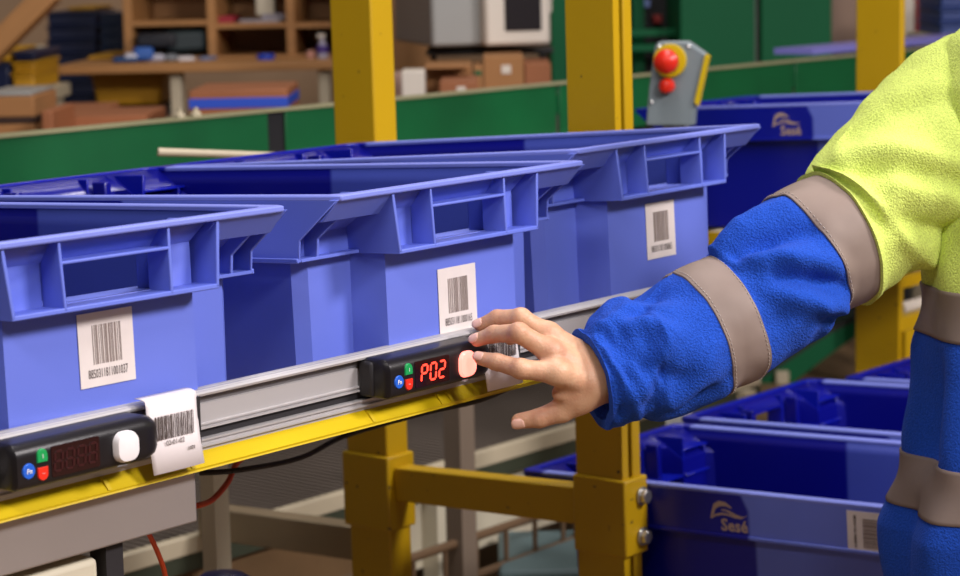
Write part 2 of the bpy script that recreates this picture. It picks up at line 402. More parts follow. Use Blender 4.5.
# ------------------------------------------------------------------ rail with pick lights
RX0, RX1 = 1.0, 2.50
rail = empty('aluminium_rail', (RX0, 1.478, .954), (0, 0, 0), 'long ribbed aluminium rail with black groove running below the front totes', 'rail')
RL = RX1 - RX0
m_ = MB()
prof = [(-.004, .054), (-.0055, .0555), (-.004, .0575), (-.002, .0578), (.004, .0578), (.006, .0585), (.024, .0585), (.024, .054), (.006, .054), (.0035, .050), (.0035, .0445),
        (.0015, .0435), (.0015, .0255), (-.0005, .0250), (-.0005, .0235), (.0012, .0230), (.0012, .0220), (-.001, .0215), (-.001, .0200), (.005, .0195),
        (.005, .0115), (-.002, .0112), (-.003, .0098), (-.001, .0085), (-.001, .0070), (-.0035, .0060), (-.0035, .0040), (0, .0025), (0, 0), (.024, 0), (.024, -.002), (.026, -.002), (.026, .060), (.0, .0600), (-.004, .0595), (-.006, .0570), (-.0055, .0545)]
prof = [(-.0055, .0525), (-.0060, .0545), (-.0045, .0562), (-.0030, .0568), (-.0022, .0560), (-.0012, .0572), (.003, .0574), (.0038, .0568), (.0046, .0576), (.0095, .0578), (.0095, 0), (0, 0), (0, .0025), (-.0035, .0038), (-.0035, .0056),
        (-.0008, .0066), (-.0008, .0084), (-.0034, .0096), (-.0034, .0112), (.006, .0115), (.006, .0195), (-.0016, .0200), (-.0016, .0213), (.0012, .0220), (.0012, .0230), (-.0008, .0236), (-.0008, .0250), (.0015, .0256), (.0015, .0432), (.0045, .0442), (.0045, .0498), (-.002, .0512)]
m_.prism(prof, 0, 0, RL); m_.build('extrusion', ALU, rail)
m_ = MB(); m_.box(0, RL, .0035, .0065, .0117, .0193); m_.build('black_strip', BLKM, rail)
m_ = MB(); m_.box(.004, RL, .0036, .0050, .0445, .0500); m_.build('groove_shade_strip', ALUD, rail)  # dark strip: shade under the lip put into the colour
beam = empty('yellow_beam', (RX0, 1.478, .940), (0, 0, 0), 'bright yellow angle beam running under the aluminium rail', 'beam')
m_ = MB(); m_.prism([(-.012, .0005), (-.0125, -.001), (.012, -.001), (.012, .0022), (-.006, .0022), (.004, .0135), (.010, .0135), (.010, .0150), (.0025, .0160), (-.0125, .0025)], 0, 0, RL - .50)
m_.build('angle_profile', YEL2, beam)
for k, x in enumerate((.235, .335, .58, .70, .245 + .44)):
    m_ = MB(); m_.prism([(-.010, .0030), (-.0015, .0135), (-.0045, .0135), (-.013, .0032)], 0, x, x + (.004 if k != 1 else .004)); m_.build('weld_tab', YEL2, beam)

# pick-to-light module
FNB = mat('blue_key', srgb(30, 92, 200), .35); FNG = mat('green_key', srgb(22, 150, 78), .35); FNR = mat('red_key', srgb(222, 44, 26), .35)
LENS = mat('dark_red_window', (.018, .004, .005), .12)
KEYW = mat('white_key', (.80, .76, .76), .32)
KEYL = mat('lit_key', (.5, .2, .18), .3, emit=(1, .20, .15), es=2.7)
SEG = mat('lit_segment', (.3, .01, .01), .4, emit=(1, .05, .025), es=3.2)
SEGOFF = mat('unlit_segment', (.035, .006, .007), .3)
WPRINT = mat('white_print', (.8, .8, .8), .5)
def rrect(w_, h_, r, n=6):
    pts = []
    for cx, cz, a0 in ((w_ / 2 - r, h_ / 2 - r, 0), (-w_ / 2 + r, h_ / 2 - r, 90), (-w_ / 2 + r, -h_ / 2 + r, 180), (w_ / 2 - r, -h_ / 2 + r, 270)):
        for k in range(n + 1):
            a = math.radians(a0 + 90 * k / n); pts.append((cx + r * math.cos(a), cz + r * math.sin(a)))
    return pts
def puck(pts, cx, cz, y0, y1, inset=.001, dome=0):
    m_ = MB(); bm = m_.bm
    A = [bm.verts.new((cx + x, y0, cz + z)) for x, z in pts]
    B = [bm.verts.new((cx + x, y1 + inset, cz + z)) for x, z in pts]
    C_ = [bm.verts.new((cx + x * .9, y1, cz + z * .9)) for x, z in pts]
    n = len(pts)
    D_ = [bm.verts.new((cx + x * .5, y1 - dome, cz + z * .5)) for x, z in pts]
    for P, Q in ((A, B), (B, C_), (C_, D_)):
        for i in range(n): bm.faces.new((P[i], P[(i + 1) % n], Q[(i + 1) % n], Q[i]))
    bm.faces.new(D_); return m_
SEVEN = {'P': 'abefg', '0': 'abcdef', '2': 'abged', '8': 'abcdefg'}
def segments(ch, cx, cz, w_, h_, m, parent, y):
    t_ = .0021; g_ = .0005; sh = .10
    H2 = h_ / 2; W_ = w_ / 2
    for s in 'abcdefg':
        if s not in SEVEN[ch]: continue
        m_ = MB()
        if s in 'agd':
            zz = {'a': H2, 'g': 0, 'd': -H2}[s]
            pts = [(-W_ + g_, zz), (-W_ + g_ + t_ / 2, zz + t_ / 2), (W_ - g_ - t_ / 2, zz + t_ / 2), (W_ - g_, zz), (W_ - g_ - t_ / 2, zz - t_ / 2), (-W_ + g_ + t_ / 2, zz - t_ / 2)]
        else:
            xx = W_ if s in 'bc' else -W_; z0, z1 = (0, H2) if s in 'bf' else (-H2, 0)
            pts = [(xx, z0 + g_), (xx - t_ / 2, z0 + g_ + t_ / 2), (xx - t_ / 2, z1 - g_ - t_ / 2), (xx, z1 - g_), (xx + t_ / 2, z1 - g_ - t_ / 2), (xx + t_ / 2, z0 + g_ + t_ / 2)]
        m_.prism([(cx + p + q * sh, cz + q) for p, q in pts], 1, y - .0004, y); m_.build('segment', m, parent)
def pick_light(x0, x1, lit, label):
    """x0..x1 along the rail; face leans back a little at the top like the photographed module"""
    W_ = x1 - x0; zc = .9882; hgt = .0400
    t = empty('pick_light', ((x0 + x1) / 2, 1.478, zc), (0, 0, 0), label, 'display')
    h = hgt / 2
    # body profile (y, z): flat face, rounded shoulders
    prof = []
    for k in range(9):
        a = math.radians(90 - k * 11.25); prof.append((-.026 - .012 * math.cos(a) + .0, h - .012 + .012 * math.sin(a)))
    for k in range(5):
        a = math.radians(-k * 22.5); prof.append((-.030 - .008 * math.cos(a), -h + .008 + .008 * math.sin(a)))
    prof = [(.0, h)] + prof + [(.0, -h)]
    bm = bmesh.new(); m_ = MB(); m_.bm.free(); m_.bm = bm
    st = [(-W_ / 2 + .009, .80, .84), (-W_ / 2 + .0102, .90, .93), (-W_ / 2 + .0128, .99, .99), (-W_ / 2 + .0155, 1, 1), (W_ / 2 - .022, 1, 1), (W_ / 2 - .014, .985, .97), (W_ / 2 - .007, .93, .88), (W_ / 2 - .002, .84, .72), (W_ / 2, .72, .60)]
    rings = [[bm.verts.new((x, p * a, q * b)) for p, q in prof] for x, a, b in st]
    n = len(prof)
    for A, B in zip(rings[:-1], rings[1:]):
        for i in range(n): bm.faces.new((A[i], A[(i + 1) % n], B[(i + 1) % n], B[i]))
    bm.faces.new(rings[0]); bm.faces.new(rings[-1][::-1])
    m_.build('housing', BLK, t, smooth=True)
    m_ = MB(); m_.box(-W_ / 2 + .006, -W_ / 2 + .013, -.018, 0, -h + .001, h - .003); m_.build('end_clip', BLKM, t, bevel=.003)
    yf = -.0382
    L0 = -W_ / 2
    m_ = puck([(.0068 * math.cos(a * math.pi / 10), .0068 * math.sin(a * math.pi / 10)) for a in range(20)], L0 + .0238, -.0035, -.036, yf - .0012); kb = m_.build('function_key', FNB, t, smooth=True)
    text('key_print', 'Fn', .0062, WPRINT, kb, (L0 + .0238, yf - .0016, -.0035), bold=.0001)
    up = [(-.0056, -.0052)] + [(.0056 * math.cos(math.radians(a)), .0008 + .0056 * math.sin(math.radians(a))) for a in range(180, -1, -20)] + [(.0056, -.0052)]
    m_ = puck(up, L0 + .0385, .0068, -.036, yf - .0012); k1 = m_.build('up_key', FNG, t, smooth=True)
    text('key_print', '1', .0055, WPRINT, k1, (L0 + .0385, yf - .0016, .0065))
    m_ = puck([(x, -z) for x, z in up[::-1]], L0 + .0385, -.0078, -.036, yf - .0012); k2 = m_.build('down_key', FNR, t, smooth=True)
    text('key_print', '–', .0055, WPRINT, k2, (L0 + .0385, yf - .0016, -.0075))
    m_ = MB(); cxd = L0 + .0745; m_.prism([(cxd + x, -.0005 + z) for x, z in rrect(.0525, .0265, .002)], 1, -.036, yf - .0003); d = m_.build('display', LENS, t)
    if lit:
        for k, ch in enumerate('P02'): segments(ch, cxd - .0125 + k * .0135, -.0005, .0085, .0165, SEG, d, yf - .0005)
    else:
        for k in range(4): segments('8', cxd - .019 + k * .0125, -.0005, .0080, .0165, SEGOFF, d, yf - .0005)
    m_ = puck(rrect(.0255, .0270, .0095), L0 + .1285, -.0015, -.034, yf - .0065 if not lit else yf - .0035, inset=.003, dome=.001)
    m_.build('confirm_button', KEYL if lit else KEYW, t, smooth=True)
    m_ = MB(); m_.box(L0 + .120, L0 + .1305, yf - .0002, yf + .0004, -.0185, -.0175); m_.build('maker_print', mat('dim_print', (.25, .25, .28), .5), t)
    return t
pick_light(1.105, 1.279, False, 'black pick light module with dark display and white button, lower left')
pick_light(1.567, 1.741, True, 'black pick light module showing red P02, its glowing button pressed by a finger')
def rail_tag(x0, x1, z0, z1, label, code, seed):
    t = empty('shelf_label', ((x0 + x1) / 2, 1.462, z1), (0, 0, 0), label, 'label'); w_ = x1 - x0
    m_ = MB(); bm = m_.bm
    prof = [(.012, .0045), (.004, .0045), (-.0015, .003), (-.0025, -.002), (-.0030, -.018), (-.0045, -.035), (-.0095, z0 - z1)]
    n = 13; rows = []
    for y, z in prof:
        rows.append([bm.verts.new((-w_ / 2 + w_ * i / (n - 1), y + (-.0010 * math.sin(math.pi * i / (n - 1)) if z < .001 else 0), z)) for i in range(n)])
    for A, B in zip(rows[:-1], rows[1:]):
        for i in range(n - 1): bm.faces.new((A[i], A[i + 1], B[i + 1], B[i]))
    o = m_.build('paper', mat('white_label_paper', (.78, .72, .72), .45), t, smooth=True); sd = o.modifiers.new('t', 'SOLIDIFY'); sd.thickness = .0006
    m_ = MB(); barcode(m_, -w_ * .40, w_ * .40, -.0068, -.033, -.0115, seed); m_.build('barcode', INK, t)
    text('label_number', code, .0062, INK, t, (-.002, -.0082, -.0368), bold=.0001)
    text('label_number', '1078', .0045, INK, t, (w_ * .26, -.0095, -.0455), bold=.0001)
    m_ = MB(); m_.box(w_ / 2 - .0005, w_ / 2 + .003, -.004, .012, -.052, -.002); m_.build('black_backing', BLKM, t)
    return t
rail_tag(1.277, 1.338, .950, 1.0125, 'white barcode label reading 02-01-02, hanging on the rail beside the unlit pick light', '02-01-02', 11)
rail_tag(1.744, 1.803, .948, 1.0125, 'white barcode label on the rail, half hidden behind the pressing fingers', '02-01-03', 12)

# steel duct, below rail at the left
duct = empty('steel_duct', (1.0, 1.482, .939), (0, 0, 0), 'brushed grey steel duct box under the yellow beam, lower left corner', 'duct')
m_ = MB(); m_.box(0, .354, 0, .045, -.052, 0); m_.build('duct_box', STEEL, duct, bevel=.002)
a = hit(108, 556, 1, 1.515); m_ = MB(); m_.box(a.x - 1.02, a.x - 1.0, .012, .034, -.939, -.052); m_.build('leg', BLKM, duct)
p = hit(95, 556, 1, 1.50)
m_ = MB(); m_.box(-.22, 0, 0, .05, -.06, 0); o = m_.build('power_supply_box', CREAM, bevel=.006, seg=3); o.location = (p.x, 1.495, p.z); tag(o, 'cream box with rounded edge below the steel duct, bottom left corner', 'box')

# ------------------------------------------------------------------ yellow rack frame
PX = 2.45
rack = empty('rack_upright', (PX, 2.212, 0), (-.010, 0, 0), 'yellow square rack post at the back, left of the crossbar', 'post')
m_ = MB(); m_.box(0, .050, .028, .113, 0, 2.6); m_.build('post_tube', YEL, rack, bevel=.003)
m_ = MB(); m_.box(-.006, .056, .022, .119, .522, .640); m_.build('collar', YEL, rack, bevel=.003)
m_ = MB(); m_.box(-.05, .10, 0, .14, 0, .008); m_.build('base_plate', YEL, rack)
r2 = empty('rack_upright', (PX, 1.790, 0), (-.010, 0, 0), 'yellow channel rack post with two bolts, right of the crossbar', 'post')
m_ = MB(); t_ = .004
m_.box(.004, .024, .078, .082, 0, 2.6); m_.box(0, .004, 0, .082, 0, 2.6); m_.box(.004, .014, 0, .004, 0, 2.6); m_.box(.0, .045, .0, .004, 0, .0)
m_.build('channel', YEL, r2)
m_ = MB(); m_.box(.024, .044, 0, .082, 0, 2.6); m_.build('outer_channel', YEL, r2, bevel=.002)
m_ = MB(); m_.box(-.005, .050, -.007, .086, .552, .664); m_.build('collar', YEL, r2, bevel=.003)
for z in (.636, .577):
    m_ = MB(); m_.cyl((.034, -.008, z), (.034, -.011, z), .0135, n=20); m_.cyl((.034, -.011, z), (.034, -.019, z), .0105, n=6); m_.build('bolt', BOLT, r2, bevel=.0008)
m_ = MB(); m_.box(-.05, .10, -.02, .12, 0, .008); m_.build('base_plate', YEL, r2)
a = (2.237, .625); b = (1.880, .644)                     # crossbar top line (y, z)
m_ = MB(); m_.prism([(2.240, .6215), (1.884, .640), (1.884, .585), (2.240, .5695)], 0, PX + .008, PX + .042)
o = m_.build('rack_crossbar', YEL, bevel=.002); tag(o, 'yellow crossbar joining the two rack posts below the rail', 'beam')
for (X_, Y_, lab) in ((3.965, 2.20, 'yellow rack post standing behind the worker\'s arm, upper right'),):
    r3 = empty('rack_upright', (X_, Y_, 0), (0, 0, 0), lab, 'post')
    m_ = MB(); m_.box(0, .018, 0, .104, 0, 2.6); m_.build('post_tube', YEL, r3, bevel=.003)
    m_ = MB(); m_.box(.006, .05, -.012, .0, .50, .62); m_.build('bracket', YEL, r3)
    m_ = MB(); m_.box(-.05, .10, -.02, .14, 0, .008); m_.build('base_plate', YEL, r3)
q = at(903, 318, 4.6); q2 = at(903, 355, 4.6)
m_ = MB(); m_.box(0, .9, 0, .03, q2.z, q.z); o = m_.build('rack_crossbar', YEL, bevel=.002); o.location = (q.x - .03, q.y, 0); tag(o, 'short yellow crossbar between the far post and the jacket', 'beam')
q = at(900, 309, 4.7); m_ = MB(); m_.cyl((0, 0, 0), (.8, 0, 0), .014); o = m_.build('white_pipe', WHITEP, smooth=True); o.location = q; tag(o, 'horizontal off-white pipe beside the jacket, right of the far post', 'pipe')
q = at(895, 285, 4.65); m_ = MB(); m_.box(0, .8, 0, .02, -.012, .012); o = m_.build('rack_crossbar', YEL); o.location = q; tag(o, 'thin yellow bar in the armpit gap above the white pipe', 'beam')
# ------------------------------------------------------------------ hall behind the rack
YAW = math.atan2(-.769, .639)
def bgthing(name, px, py, d, label, cat, group=None, turn=0):
    """an empty at a spot; its local x runs to the right of the view, y away, z up"""
    p = at(px, py, d); return empty(name, p, (0, 0, YAW + turn), label, cat, group)
def bbox(t, name, m, x0, x1, y0, y1, z0, z1, d, bevel=.004, rx=None):
    """box given in pixels (x, z up) at depth d; y in metres"""
    k = d / FPX; m_ = MB(); m_.box(x0 * k, x1 * k, y0, y1, z0 * k, z1 * k)
    o = m_.build(name, m, t, bevel=bevel); return o
# green conveyor side frame
gc = empty('green_conveyor', (1.6, 3.0, 0), (0, 0, 0), 'long green steel conveyor frame crossing behind the blue totes', 'conveyor')
xs = [0, 1.366, 2.262, 3.25, 4.6]
for i in range(4):
    m_ = MB(); m_.prism([(0, 1.0), (0, 1.115), (.045, 1.115), (.045, 1.110), (.005, 1.110), (.005, 1.005), (.045, 1.005), (.045, 1.0)], 0, xs[i] + (.045 if i in (1, ) else .012), xs[i + 1] - .002)
    m_.build('side_plate', GREEN, gc, bevel=.0015)
m_ = MB(); m_.box(0, 4.6, -.004, .05, 1.1155, 1.1185); m_.build('top_trim', mat('dull_trim', srgb(140, 138, 104), .5), gc)
m_ = MB(); m_.box(0, 4.6, .05, .50, .985, .995); m_.build('belt', DARK, gc)
m_ = MB(); m_.box(0, 4.6, .50, .54, .93, 1.045); m_.build('far_side_plate', GREEN, gc)
m_ = MB(); m_.box(1.35, 1.42, .006, .012, 1.0, 1.114); m_.build('dark_gap_filler', DARK, gc)  # dark filler added behind the gap between plates to keep it dark
m_ = MB(); m_.box(1.2, 2.4, -.03, .0, .992, 1.0); m_.build('bottom_flange', BEIGE, gc)
for x in (.15, 3.7, 4.5):
    for y in (.01, .49):
        m_ = MB(); m_.box(x, x + .05, y, y + .05, 0, 1.0); m_.build('leg', GREEN, gc)
q = at(158, 152, 3.35); q_ = at(290, 156, 3.42)
m_ = MB(); m_.cyl((0, 0, 0), q_ - q, .0065, .005); o = m_.build('beige_rod', BEIGE, smooth=True); o.location = q; tag(o, 'short beige rod lying in front of the green conveyor, above the left totes', 'rod')
for px, n in ((182, 1), (198, 2)):
    q = hit(px, 122, 1, 3.02); m_ = MB(); m_.lathe([(.010, 0), (.010, .006), (.005, .009), (.005, .016)], n=12)
    o = m_.build('small_fitting', BEIGE, smooth=True); o.location = (q.x, 3.025, 1.119); tag(o, 'small metal fitting on the green conveyor edge, ' + ('left one' if n == 1 else 'right one') + ' of the pair', 'fitting')
# emergency stop box
d = 3.95
t = bgthing('emergency_stop_box', 648, 104, d, 'grey control box with red mushroom button on yellow disc and small red lamp', 'control box', turn=-.30)
k = d / FPX
m_ = MB(); pr = [(-3, -22), (1, 16), (8, 58), (12, 62), (42, 62), (62, 49), (50, 2), (48, -22)]
m_.prism([(x * k * .95, z * k) for x, z in pr], 1, 0, .03); m_.build('housing', mat('blue_grey_enamel', srgb(118, 130, 134), .5), t, bevel=.003)
m_ = MB(); m_.prism([(x * k * .95, z * k) for x, z in [(62, 49), (66, 47), (54, -2), (50, 2)]], 1, -.004, .012); m_.build('yellow_edge', YEL2, t)
m_ = MB(); c0 = (23 * k, 0, 43 * k); m_.lathe([(.001, .0), (.030, 0), (.030, -.004), (.029, -.006), (.001, -.006)], c0, 28, axis=1); m_.build('yellow_disc', YEL2, t, smooth=True)
m_ = MB(); m_.lathe([(.010, -.006), (.010, -.022), (.020, -.024), (.0225, -.030), (.021, -.040), (.013, -.047), (.001, -.049)], c0, 24, axis=1); m_.build('mushroom_button', REDP, t, smooth=True)
m_ = MB(); c1 = (20 * k, 0, 18 * k); m_.lathe([(.014, 0), (.014, -.012), (.010, -.020), (.001, -.023)], c1, 20, axis=1); m_.build('signal_lamp', REDP, t, smooth=True)
for x, z in ((12, 57), (42, 57), (4, 2)):
    m_ = MB(); m_.lathe([(.003, 0), (.003, -.002), (.001, -.003)], (x * k, 0, z * k), 8, axis=1); m_.build('screw', BOLT, t)
m_ = MB(); m_.box(.02, .06, .03, .07, -t.location.z, 10 * k); m_.build('stand', GREYP, t)
# workbench with pigeonholes, far left
d = 7.0; k = d / FPX
wb = bgthing('workbench', 55, 66, d, 'light wooden workbench in the far left background', 'bench', turn=-.045)
zt = 0
bbox(wb, 'bench_top', WOOD, 0, 330, 0, .75, -9, 0, d)
for x in (0 + 112, 262): bbox(wb, 'leg', BEIGE, x, x + 11, .05, .12, -255, -9, d)
for x in (30, 300): bbox(wb, 'leg', BEIGE, x, x + 11, .6, .67, -255, -9, d)
pg = bgthing('pigeonhole_shelf', 125, 62, d + .25, 'wooden pigeonhole shelf unit standing on the far workbench', 'shelf', turn=-.045)
dd = d + .25
for x in (0, 84, 163, 210, 262): bbox(pg, 'divider', WOOD, x, x + 9, 0, .38, 4, 150, dd, .002)
bbox(pg, 'back_panel', WOOD, 0, 271, .38, .40, 4, 150, dd, .001)
for x0, x1, z in ((9, 84, 35), (93, 163, 31), (172, 210, 30), (219, 262, 30), (9, 84, 88), (93, 163, 84), (172, 210, 84), (219, 262, 84)):
    bbox(pg, 'shelf_board', WOOD, x0, x1, 0, .38, z, z + 5, dd, .001)
bbox(pg, 'base_board', WOOD, 0, 271, 0, .38, 0, 4, dd, .001)
def small(name, px, py, d_, w_, h_, dep, m, label, cat, group=None, turn=0, bevel=.004, lean=0):
    k_ = d_ / FPX; m_ = MB(); m_.box(0, w_ * k_, 0, dep, 0, h_ * k_); o = m_.build(name, m, bevel=bevel)
    o.location = at(px, py, d_); o.rotation_euler = (0, lean, YAW + turn); return tag(o, label, cat, group)
small('red_folder', 214, 24.5, 7.28, 20, 8, .2, mat('red_card', srgb(150, 28, 44), .6), 'dark red folder lying in the middle pigeonhole', 'folder', bevel=.002)
for i, (x, w_, h_, c_) in enumerate(((236, 20, 4, (90, 90, 100)), (240, 40, 3, (176, 170, 176)), (262, 24, 6, (150, 145, 155)))):
    small('magazine', x, 26 - i * 3, 7.30, w_, h_, .2, mat('magazine_%d' % i, srgb(*c_), .5), ('dark', 'wide pale', 'short grey')[i] + ' magazine in the stack beside the red folder', 'magazine', 'magazines in the pigeonhole', bevel=.001)
small('white_carton', 256, 16, 7.3, 18, 24, .1, CREAM, 'pale carton standing in the upper middle pigeonhole', 'box')
d2 = 7.12; k2 = d2 / FPX
m_ = MB(); m_.lathe([(9 * k2, 0), (9 * k2, 8 * k2), (8 * k2, 9 * k2), (5 * k2, 9 * k2), (5 * k2, 5 * k2)]); o = m_.build('tape_roll', mat('blue_tape', srgb(34, 70, 190), .4), smooth=True); o.location = at(266, 63, d2); tag(o, 'bright blue tape roll on the far workbench', 'tape')
sb = bgthing('spray_bottle', 323, 65, d2, 'clear spray bottle with purple band in the right pigeonhole', 'bottle')
m_ = MB(); m_.lathe([(5 * k2, 0), (5.5 * k2, 2 * k2), (5.5 * k2, 18 * k2), (2.5 * k2, 24 * k2), (2.5 * k2, 27 * k2)]); m_.build('bottle_body', mat('pale_plastic', srgb(176, 172, 190), .3), sb, smooth=True)
m_ = MB(); m_.lathe([(5.8 * k2, 12 * k2), (5.8 * k2, 19 * k2), (5 * k2, 20 * k2)]); m_.build('purple_band', mat('purple_label', srgb(80, 60, 140), .4), sb, smooth=True)
m_ = MB(); m_.box(-5 * k2, 3 * k2, -.01, .01, 27 * k2, 31 * k2); m_.build('spray_head', WHITEP, sb, bevel=.002)
small('pink_carton', 307, 64, 7.15, 8, 13, .06, mat('pink_card', srgb(196, 140, 124), .6), 'small pink carton beside the spray bottle', 'box')
rnd = random.Random(5)
for i, (x, y, w_, h_, c_, l_) in enumerate(((112, 63, 26, 5, (30, 70, 120), 'dark blue cloth'), (124, 62, 14, 8, (196, 196, 206), 'white paper roll'), (134, 61, 20, 13, (44, 92, 170), 'blue bundle of gloves'), (146, 62, 20, 7, (176, 176, 190), 'pale crumpled paper'), (164, 62, 14, 7, (120, 124, 130), 'grey paper bag'), (178, 63, 18, 6, (208, 200, 200), 'white packet'), (197, 63, 12, 6, (110, 120, 150), 'blue grey packet'), (136, 48, 40, 14, (24, 26, 34), 'black bag'), (168, 52, 38, 20, (14, 34, 38), 'dark green bag'))):
    o = small(l_.replace(' ', '_').split('_of_')[0].replace('crumpled_', ''), x, y, 7.10 + .012 * i, w_, h_, .12, mat('clutter_%d' % i, srgb(*c_), .6, bump=.4, bscale=30), l_ + ' in the clutter on the far workbench', l_.split()[1] if l_.split()[-1] in ('roll',) else l_.split()[-1] if 'bundle' not in l_ else 'gloves', 'clutter on the workbench', turn=rnd.uniform(-.3, .3), bevel=.012)
t = bgthing('yellow_tote', 97, 106, 7.2, 'dull yellow plastic tote under the far workbench', 'tote')
kk = 7.2 / FPX
m_ = MB(); m_.hexa([(0, 0, 0), (64 * kk, 0, 0), (0, .4, 0), (64 * kk, .4, 0), (-4 * kk, -.01, 30 * kk), (68 * kk, -.01, 30 * kk), (-4 * kk, .42, 30 * kk), (68 * kk, .42, 30 * kk)]); m_.build('tub', mat('mustard_plastic', srgb(176, 128, 12), .5), t, bevel=.01)
m_ = MB(); m_.box(-6 * kk, 70 * kk, -.03, .44, 29 * kk, 32 * kk); m_.build('rim', mat('mustard_plastic', (0, 0, 0)), t, bevel=.004)
small('dark_crate', 95, 120, 7.3, 70, 13, .4, NAVY, 'navy crate under the yellow tote, below the far workbench', 'crate')
# crate stacks: each crate its own body and rim
def crate(px, py, d_, w_, h_, m, label, group, name='stacking_crate'):
    t = bgthing(name, px, py, d_, label, 'crate', group); k_ = d_ / FPX
    bbox(t, 'tub', m, 1.5, w_ - 1.5, .01, .39, 0, h_ - 3, d_, .006); bbox(t, 'rim', m, 0, w_, 0, .40, h_ - 3.2, h_ - .4, d_, .003)
    return t
ords = ['bottom', 'second', 'third', 'fourth', 'fifth', 'sixth', 'seventh', 'topmost']
for i in range(7):
    crate(46, 110 - 14 * i, 7.9, 52, 14, NAVY, 'navy stacking crate, %s of the tall dark stack behind the workbench' % (ords[i] if i < 6 else 'topmost'), 'tall dark crate stack')
NAVY2 = mat('steel_blue_plastic', srgb(28, 50, 84), .45)
for i in range(4):
    crate(99, 57 - 11 * i, 7.8, 25, 11, NAVY2, 'steel blue crate, %s of the short stack beside the pigeonholes' % (['bottom', 'second', 'third', 'topmost'][i]), 'short blue crate stack')
MUST = mat('yellow_crate_plastic', srgb(190, 140, 14), .5)
crate(68, 12, 7.95, 26, 5, MUST, 'thin yellow crate on top of the tall dark stack', 'yellow crates')
crate(88, 63, 7.4, 26, 7, MUST, 'yellow crate edge at the left end of the far workbench', 'yellow crates')
for i, (x, y, w_, h_, m, l_) in enumerate(((-14, 90, 25, 26, NAVY, 'navy crate at the left edge, lower left of the chequered stack'), (11, 91, 25, 18, MUST, 'yellow crate, lower right of the chequered stack at the left edge'), (11, 73, 25, 11, MUST, 'yellow crate, middle right of the chequered stack at the left edge'), (-14, 62, 25, 12, MUST, 'yellow crate, upper left of the chequered stack at the left edge'), (12, 61, 24, 9, NAVY, 'navy crate, upper right of the chequered stack at the left edge'))):
    crate(x, y, 6.6, w_, h_, m, l_, 'chequered crate stack')
o = small('leaning_board', -14, 70, 6.3, 100, 22, .12, WOOD, 'thick wooden board leaning diagonally, top left corner', 'board', lean=math.radians(-43))
small('white_post', 37, 112, 7.4, 9, 66, .05, BEIGE, 'pale narrow post beside the chequered crates', 'post')
t = bgthing('carton_stack_box', -16, 124, 5.6, 'tan cardboard box with dark strap, upper one at the left edge', 'box')
bbox(t, 'carton', CARD, 0, 51, 0, .3, 6, 27, 5.6); bbox(t, 'strap', mat('dark_band', srgb(50, 28, 18), .7), -.3, 51.3, -.003, .303, 0, 6, 5.6, .001); bbox(t, 'grey_lid', GREYP, 0, 49, 0, .3, 27, 31, 5.6)
small('cardboard_box', -16, 140, 5.6, 51, 15, .3, CARD, 'tan cardboard box at the left edge, under the strapped one', 'box')
small('orange_box', 42, 130, 5.45, 11, 19, .3, CARDR, 'narrow orange brown box behind the green conveyor, left', 'box')
small('orange_box', 55, 128, 5.75, 92, 11, .35, CARDR, 'long low orange brown box behind the green conveyor, left', 'box', lean=0)
small('orange_box', 50, 116, 6.1, 52, 6, .3, CARDR, 'flat orange brown box at the back, above the long low one', 'box')
t = bgthing('taped_box', 190, 118, 5.6, 'orange brown carton with bright blue stripe behind the green conveyor', 'box')
bbox(t, 'carton', CARDR, 0, 98, 0, .35, 0, 27, 5.6); bbox(t, 'blue_stripe', mat('blue_stripe', srgb(36, 76, 190), .5), -.4, 98.4, -.003, .352, 9, 19, 5.6, .001)
small('wood_panel', 392, 70, 7.1, 39, 95, .04, mat('tan_panel', srgb(186, 138, 90), .6, var=.05), 'tall tan panel just right of the left yellow post', 'panel')
small('white_block', 402, 102, 5.7, 23, 31, .12, WHITEP, 'small white block on the green conveyor, right of the left post', 'box')
small('grey_block', 394, 102, 5.9, 10, 29, .12, mat('dull_pink', srgb(150, 120, 104), .6), 'dull pinkish block behind the small white block', 'box')
boxes = [(425, 97, 47, 31, 'cardboard box left of centre under the grey machine'), (474, 90, 9, 24, 'narrow cardboard box under the grey machine'), (484, 88, 40, 31, 'cardboard box with white sticker under the grey machine'), (525, 84, 26, 20, 'red brown cardboard box at the right under the grey machine'), (440, 100, 38, 18, 'lower red brown cardboard box with white sticker')]
for i, (x, y, w_, h_, l_) in enumerate(boxes):
    dd_ = 6.0 if i < 4 else 5.7
    t = bgthing('cardboard_box', x, y, dd_, l_, 'box', 'cartons under the grey machine', turn=0)
    bbox(t, 'carton', CARDR if i in (3, 4) else CARD, 0, w_, 0, .3, 0, h_, dd_, .003)
    if i in (2, 4): bbox(t, 'sticker', WHITEP, w_ * .45, w_ * .68, -.002, .0, h_ * .45, h_ * .72, dd_, 0)
    if i == 0: bbox(t, 'flap', CARD, 2, w_ - 2, -.10, .0, h_ - 1, h_ + 1, dd_, 0)
    if i == 1: bbox(t, 'green_tape', GREEN, 1, 8, -.002, .0, h_ * .6, h_ * .8, dd_, 0)
d = 6.2
bbox(bgthing('machine_table', 426, 60, d + .1, 'dark table that carries the grey machine', 'table'), 'table_top', DARK, 0, 130, 0, .6, 4, 9, d)
mt = [o for o in bpy.data.objects if o.name.startswith('machine_table')][0]
for x in (2, 118): bbox(mt, 'leg', DARK, x, x + 6, .3, .36, -300, 4, d)
t = bgthing('grey_machine', 432, 47, d, 'boxy grey machine with dark window standing on the far table', 'machine', turn=.25)
bbox(t, 'side_housing', GREYP, 0, 56, 0, .5, 0, 120, d, .01)
bbox(t, 'front_housing', WHITEP, 50, 118, -.06, .44, 0, 120, d, .01)
bbox(t, 'window', mat('window_dark', (.02, .016, .018), .2), 70, 108, -.066, -.05, 14, 120, d, .004)
